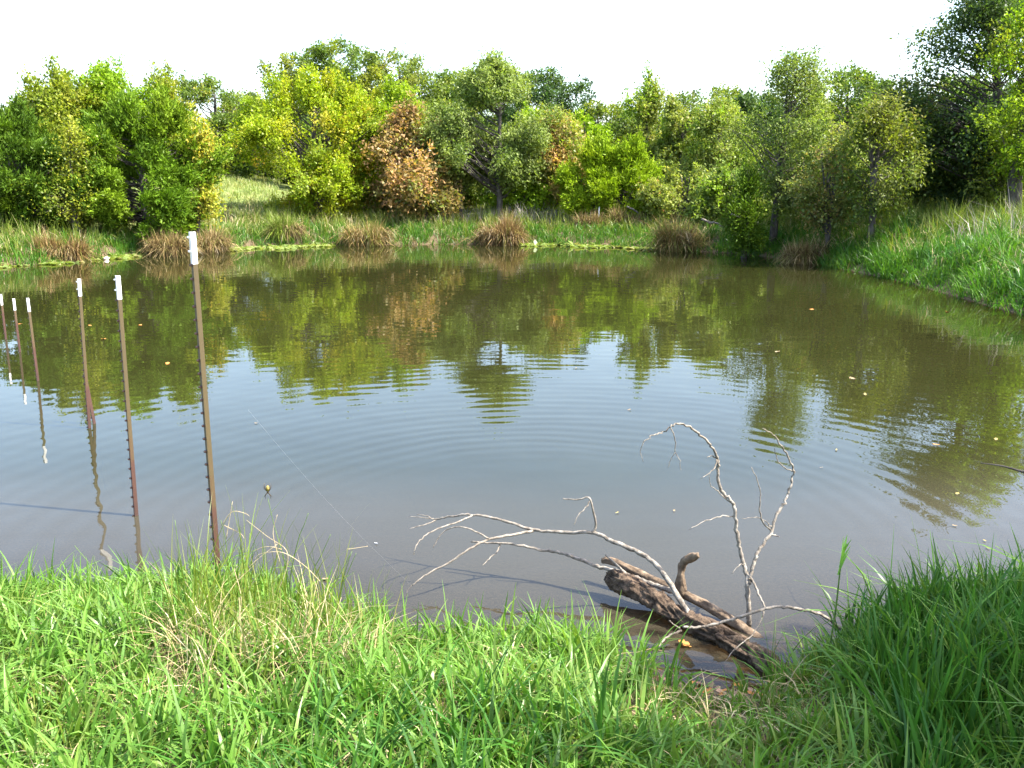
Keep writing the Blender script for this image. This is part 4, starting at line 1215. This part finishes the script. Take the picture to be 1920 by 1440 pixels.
straw_px = [[(520, 1110, 3.15), (536, 1070, 3.15), (537, 1032, 3.15), (500, 1005, 3.17), (462, 975, 3.2)],
            [(600, 1090, 3.1), (570, 1060, 3.1), (530, 1036, 3.1), (490, 1038, 3.12), (475, 1050, 3.12)],
            [(528, 1030, 3.15), (500, 1025, 3.18), (470, 1035, 3.2)],
            [(440, 1100, 3.2), (470, 1060, 3.2), (520, 1020, 3.22)],
            [(415, 985, 3.3), (435, 960, 3.3), (458, 962, 3.3), (468, 968, 3.3)],
            [(424, 1010, 3.3), (430, 975, 3.3), (436, 940, 3.3)],
            [(420, 985, 3.3), (450, 1000, 3.3), (458, 1010, 3.3)],
            [(445, 1180, 2.9), (452, 1120, 2.92), (440, 1070, 2.95), (444, 1060, 2.95)],
            [(470, 1230, 2.8), (452, 1170, 2.82), (448, 1120, 2.85)],
            [(395, 1270, 2.75), (420, 1240, 2.78), (440, 1225, 2.8)],
            [(525, 1055, 3.15), (512, 1000, 3.16), (520, 965, 3.16)],
            [(600, 1150, 3.0), (596, 1110, 3.0), (588, 1085, 3.0)],
            [(690, 1220, 2.85), (700, 1170, 2.9), (735, 1190, 2.88)],
            [(610, 1230, 2.8), (622, 1180, 2.8), (640, 1120, 2.82)],
            [(650, 1030, 3.1), (665, 1028, 3.1), (690, 1024, 3.1)]]
for k, pth in enumerate(straw_px):
    p = catmull([at(*q) for q in pth], 5) - RO
    link('dry_stalk', Tubes().add(p, np.linspace(0.0015, 0.0007, len(p)), 5).mesh('dry_stalk', M_strawsolid), rush)

grass_field('rush_straw', 'tangle of dead straw round the foot of the rush tuft', lambda x, y, d, r: np.hypot((x + 0.80) / 0.38, (y - 2.85) / 0.35) < 1, 620, 'straw', 0.33, 0.0036, 508, (-1.4, -0.3, 2.3, 3.4), lean=0.8, curve=0.35, seg=4, tuft=6, tuft_r=0.03, mat=M_straw)

grass_field('rush_blades', 'tall thin green rush blades round the nearest post', lambda x, y, d, r: (np.hypot((x + 0.88) / 0.42, (y - 3.05) / 0.34) < 1), 420, 'olive', 0.46, 0.0042, 509, (-1.5, -0.4, 2.6, 3.5), lean=0.32, curve=0.12, seg=5, tuft=6, tuft_r=0.05)

# seed-headed grass stalk standing before the water right of the log
spike = empty('grass_spike', on_plane(1570, 1260, 0.1))
tag(spike, 'single tall green grass spike right of the log', 'grass')
SO = np.array(spike.location)
p = catmull([at(1552, 1230, 3.05), at(1566, 1150, 3.06), at(1574, 1080, 3.07), at(1580, 1040, 3.08)], 5) - SO
link('stalk', Tubes().add(p, np.linspace(0.004, 0.002, len(p)), 6).mesh('stalk', M_rush), spike)
rng = np.random.default_rng(9)
for k in range(7):
    b0 = np.array(at(1572 + k * 1.6, 1078 - k * 7, 3.07)) - SO
    tipp = np.array(at(1582 + 14 * rng.uniform(-0.4, 1) + k, 1036 - 5 * k * 0.9, 3.07 + rng.normal(0, 0.02))) - SO
    hgt = tipp - b0
    Ls = np.linalg.norm(hgt)
    me = blades_mesh('blade', b0[None, :], np.array([Ls]), np.array([0.009]), (hgt[:2] / Ls)[None, :], np.array([0.0]), np.array([[0.16, 0.34, 0.06]]), M_grass, seg=4, yaw=np.array([rng.uniform(-0.4, 0.4)]))
    link('blade', me, spike)

# ------------------------------------------------------------------ leaves: afloat and on the mud
def oak_leaf_mesh(seed, lobes=5):
    rng = np.random.default_rng(seed)
    bm = bmesh.new()
    n = 22
    vs = []
    for k in range(n):
        t = k / n * 2 * math.pi
        u = 0.5 - 0.5 * math.cos(t)                       # 0 base .. 1 tip .. 0
        wdt = math.sin(math.pi * u) ** 0.7 * 0.34 * (0.72 + 0.38 * math.cos(u * math.pi * 2 * 2.5 + 0.4)) * rng.uniform(0.85, 1.15)
        s = 1 if math.sin(t) >= 0 else -1
        vs.append(bm.verts.new((u - 0.5, s * wdt, 0.10 * wdt + 0.05 * math.sin(u * 5 + seed) + rng.normal(0, 0.008))))
    c = bm.verts.new((0, 0, 0.0))
    for k in range(n):
        bm.faces.new((vs[k], vs[(k + 1) % n], c))
    me = bpy.data.meshes.new('leaf'); bm.to_mesh(me); bm.free()
    return me


LEAFM = {}
for nm, c in {'pink': (0.42, 0.24, 0.16), 'orange': (0.50, 0.22, 0.05), 'tan': (0.30, 0.22, 0.12), 'yellow': (0.34, 0.27, 0.09), 'brown': (0.24, 0.13, 0.07), 'white': (0.78, 0.78, 0.80)}.items():
    LEAFM[nm] = rough_mat(nm + '_leaf', tuple(v * 0.75 for v in c), c, scale=8, bump=0.3, dist=0.05, rough=0.6)
leaf_base = {}


def fallen_leaf(name, label, loc, size, tone, seed, cat='leaf', group=None, tilt=0.1, aspect=1.0):
    key = (tone, seed % 4)
    if key not in leaf_base:
        me = oak_leaf_mesh(seed % 4 + 1)
        me.materials.append(LEAFM[tone])
        leaf_base[key] = me
    o = link(name, leaf_base[key])
    rng = random.Random(seed)
    o.location = loc
    o.rotation_euler = (rng.uniform(-tilt, tilt), rng.uniform(-tilt, tilt), rng.uniform(0, 6.28))
    o.scale = (size, size * aspect, size)
    tag(o, label, cat, group)
    return o


def afloat(px, py):
    p = on_plane(px, py, 0.006)
    return p


FL = [
    (610, 1085, 0.055, 'pink', 'pinkish oak leaf afloat near the rush tuft'),
    (263, 609, 0.10, 'orange', 'orange leaf afloat between second and nearest post'),
    (194, 635, 0.13, 'orange', 'orange leaf afloat just left of the second post'),
    (168, 610, 0.09, 'orange', 'orange leaf afloat between third and second post'),
    (314, 681, 0.10, 'orange', 'orange leaf afloat just left of the nearest post'),
    (38, 607, 0.09, 'orange', 'orange leaf afloat by the fourth post'),
    (410, 569, 0.08, 'tan', 'pale leaf afloat right of the nearest post'),
    (1157, 961, 0.045, 'yellow', 'slim yellow leaf afloat above the fallen tree'),
    (1264, 957, 0.03, 'tan', 'tiny leaf afloat left of the upright branches'),
    (1568, 843, 0.06, 'yellow', 'slim yellow leaf afloat right of the upright branches'),
    (1540, 876, 0.035, 'tan', 'small pale leaf afloat below the slim yellow one on the right'),
    (1458, 659, 0.12, 'tan', 'pale leaf afloat in the reflection of the slender tree'),
    (1522, 580, 0.14, 'orange', 'orange leaf pair afloat off the right bank'),
    (1598, 709, 0.12, 'tan', 'tan leaf afloat in the dark right reflection'),
    (1622, 739, 0.12, 'yellow', 'long yellow leaf afloat in the dark right reflection'),
    (1776, 584, 0.12, 'orange', 'orange leaf afloat near the right bank'),
    (1846, 1013, 0.03, 'yellow', 'small yellow leaf afloat near the right grass'),
    (1852, 1027, 0.04, 'yellow', 'slim yellow leaf afloat above the tall right grass'),
    (1755, 833, 0.07, 'orange', 'orange leaf afloat under the reflected oak'),
    (1868, 823, 0.06, 'yellow', 'yellow leaf afloat at the right edge of the reflection'),
    (1795, 925, 0.05, 'yellow', 'yellow leaf afloat at the tip of the reflected oak'),
    (1790, 985, 0.04, 'tan', 'pale leaf afloat below the reflected oak'),
    (480, 793, 0.04, 'tan', 'small pale leaf afloat in the rings right of the nearest post'),
    (1180, 768, 0.05, 'tan', 'tan leaf afloat above the arching twig'),
    (1080, 690, 0.05, 'tan', 'tan leaf afloat in the bright sky reflection'),
]
for k, (px, py, s, tone, lab) in enumerate(FL):
    fallen_leaf('floating_leaf', lab, afloat(px, py), s * 0.72, tone, 600 + k, group='leaves afloat on the pond', aspect=0.5 if 'slim' in lab or 'long' in lab else 1.0)
fallen_leaf('feather', 'tiny white feather afloat beside the thread', afloat(705, 1018), 0.03, 'white', 660, cat='feather', aspect=0.4)

rng = random.Random(5)
fallen_leaf('oak_leaf', 'bright orange oak leaf afloat in the shade of the log', on_plane(1284, 1206, 0.012), 0.062, 'orange', 671)
fallen_leaf('oak_leaf', 'rust-brown oak leaf caught in the straw of the near bank', at(432, 1188, 2.85), 0.05, 'orange', 672, tilt=0.7)
k = 0
while k < 44:
    x, y = rng.uniform(0.28, 1.0), rng.uniform(2.60, 3.12)
    if np.hypot((x - 0.66) / 0.32, (y - 2.95) / 0.19) > 1:
        continue
    z = max(float(height(x, y)), 0.0) + 0.008
    fallen_leaf('litter_leaf', 'dead leaf on the muddy patch between grass and log', (x, y, z), rng.uniform(0.025, 0.05), rng.choice(['brown', 'tan', 'orange', 'tan', 'brown', 'pink']), 700 + k, group='dead leaves on the mud', tilt=0.45)
    k += 1

# ------------------------------------------------------------------ small things
# spider on its web line
spd = empty('spider', at(502, 916, 3.27))
tag(spd, 'yellow garden spider hanging head-down above a rush tip', 'spider')
M_spy = rough_mat('spider_yellow', (0.05, 0.035, 0.012), (0.40, 0.31, 0.09), scale=220, bump=0.1, dist=0.001, rough=0.5)
M_spd = rough_mat('spider_dark', (0.02, 0.016, 0.012), (0.09, 0.06, 0.03), scale=300, bump=0.1, dist=0.001, rough=0.5)


def lathe(name, prof, mat, sides=10):
    tb = Tubes().add([(0, 0, z) for z, r in prof], [r for z, r in prof], sides)
    return tb.mesh(name, mat)


link('abdomen', lathe('abdomen', [(-0.010, 0.002), (-0.006, 0.0065), (0.0, 0.008), (0.007, 0.0065), (0.012, 0.002)], M_spy), spd)
link('head', lathe('head', [(-0.019, 0.0015), (-0.016, 0.004), (-0.012, 0.0045), (-0.0095, 0.002)], M_spd), spd)
for sx in (-1, 1):
    for (ez, kx, tz, tx) in ((-0.024, 0.008, -0.040, 0.010), (-0.020, 0.007, -0.034, 0.016), (0.004, 0.010, 0.022, 0.010), (0.0, 0.012, 0.014, 0.014)):
        p = [(0, 0, -0.014), (sx * kx, -0.004, ez), (sx * tx, 0, tz)]
        link('leg', Tubes().add(p, [0.0013, 0.0011, 0.0006], 5).mesh('leg', M_spd), spd)

M_thread = rough_mat('pale_thread', (0.25, 0.25, 0.25), (0.32, 0.32, 0.32), scale=30, bump=0.0, rough=0.4)
a, b = at(465, 768, 3.66), at(772, 1098, 3.77)
pts = [a.lerp(b, t) - Vector((0, 0, 0.03 * math.sin(math.pi * t))) for t in np.linspace(0, 1, 14)]
tag(link('thread', Tubes().add(pts, 0.00013, 4).mesh('thread', M_thread)), 'fine pale thread slanting over the water to the branch tip', 'thread')

# weathered board at the left water edge
bp = on_plane(76, 490, 0)
bd = empty('sunken_board', bp)
tag(bd, 'grey curved board half sunk at the left water edge beside a tussock', 'board')
M_grey = rough_mat('weathered_grey', (0.10, 0.085, 0.08), (0.26, 0.23, 0.21), scale=10, bump=0.6, stretch=(0.3, 1, 2), dist=0.01)
bm = bmesh.new()
rows = []
for i in range(13):
    u = i / 12 * 2 - 1
    bow = -0.10 * u * u
    zt = 0.17 + 0.05 * u * u
    rows.append([bm.verts.new((u * 0.30, bow - 0.02, -0.08)), bm.verts.new((u * 0.31, bow - 0.035, zt)), bm.verts.new((u * 0.31, bow + 0.03, zt + 0.01)), bm.verts.new((u * 0.30, bow + 0.035, -0.08))])
for i in range(12):
    for j in range(4):
        bm.faces.new((rows[i][j], rows[i][(j + 1) % 4], rows[i + 1][(j + 1) % 4], rows[i + 1][j]))
bm.faces.new(rows[0][::-1]); bm.faces.new(rows[-1])
bmesh.ops.recalc_face_normals(bm, faces=bm.faces)
me = bpy.data.meshes.new('plank'); bm.to_mesh(me); bm.free(); me.materials.append(M_grey)
link('plank', me, bd)

# pale litter afloat at the algae
lp = on_plane(200, 485, 0.02)
lt = empty('floating_litter', lp)
tag(lt, 'small pinkish white piece of litter afloat at the algae strip', 'litter')
M_lit = rough_mat('litter_pale', (0.62, 0.48, 0.44), (0.80, 0.74, 0.70), scale=20, bump=0.1, rough=0.5)
me = lathe('body', [(-0.07, 0.012), (-0.06, 0.04), (-0.01, 0.05), (0.03, 0.046), (0.05, 0.02), (0.075, 0.016)], M_lit, 12)
o = link('body', me, lt); o.rotation_euler = (0, R(82), R(25))

# bleached fallen branches and a white stake on the far bank
def bank_branch(label, pts, r0, r1, seed):
    P = np.array([tuple(at(*p)) for p in pts])
    P = catmull(P, 5)
    rng = np.random.default_rng(seed)
    P[1:-1] += rng.normal(0, 0.012, (len(P) - 2, 3))
    tag(link('dead_branch', Tubes().add(P, np.linspace(r0, r1, len(P)), 7, rough=0.08).mesh('dead_branch', M_branch)), label, 'branch', 'bleached branches on the far bank')


bank_branch('bleached branch lying in grass right of the straw tussock', [(1316, 412, 25.0), (1330, 416, 24.9), (1345, 419, 24.8), (1358, 428, 24.7)], 0.035, 0.02, 801)
bank_branch('bleached stick slanting beside the right young cedar', [(1176, 388, 28.0), (1186, 392, 28.0), (1197, 400, 28.0)], 0.03, 0.018, 802)
bank_branch('short white stick by the dark shaded cedar bush', [(1371, 401, 22.0), (1380, 405, 22.0), (1388, 406, 22.0)], 0.022, 0.015, 803)
st = at(1123, 398, 28.3)
stk = link('stake', Tubes().add([st - Vector((0, 0, 0.5)), st + Vector((0, 0, 0.02)), st + Vector((0.01, 0, 0.16))], [0.025, 0.025, 0.02], 6).mesh('stake', M_white))
tag(stk, 'thin white stake in the grass before the young cedars', 'stake')

# low dark twig of the near oak reaching into the picture over the water
tw = catmull([at(2100, 940, 3.2), at(2000, 905, 3.4), at(1920, 885, 3.5), (at(1880, 874, 3.55)), at(1838, 868, 3.6)], 5)
lw = np.array(near_oak.location)
link('low_twig', Tubes().add(np.concatenate([[np.array([5.5, 1.3, 1.9])], tw]) - lw, np.concatenate([[0.03], np.linspace(0.009, 0.002, len(tw))]), 6).mesh('low_twig', M_bark), near_oak)
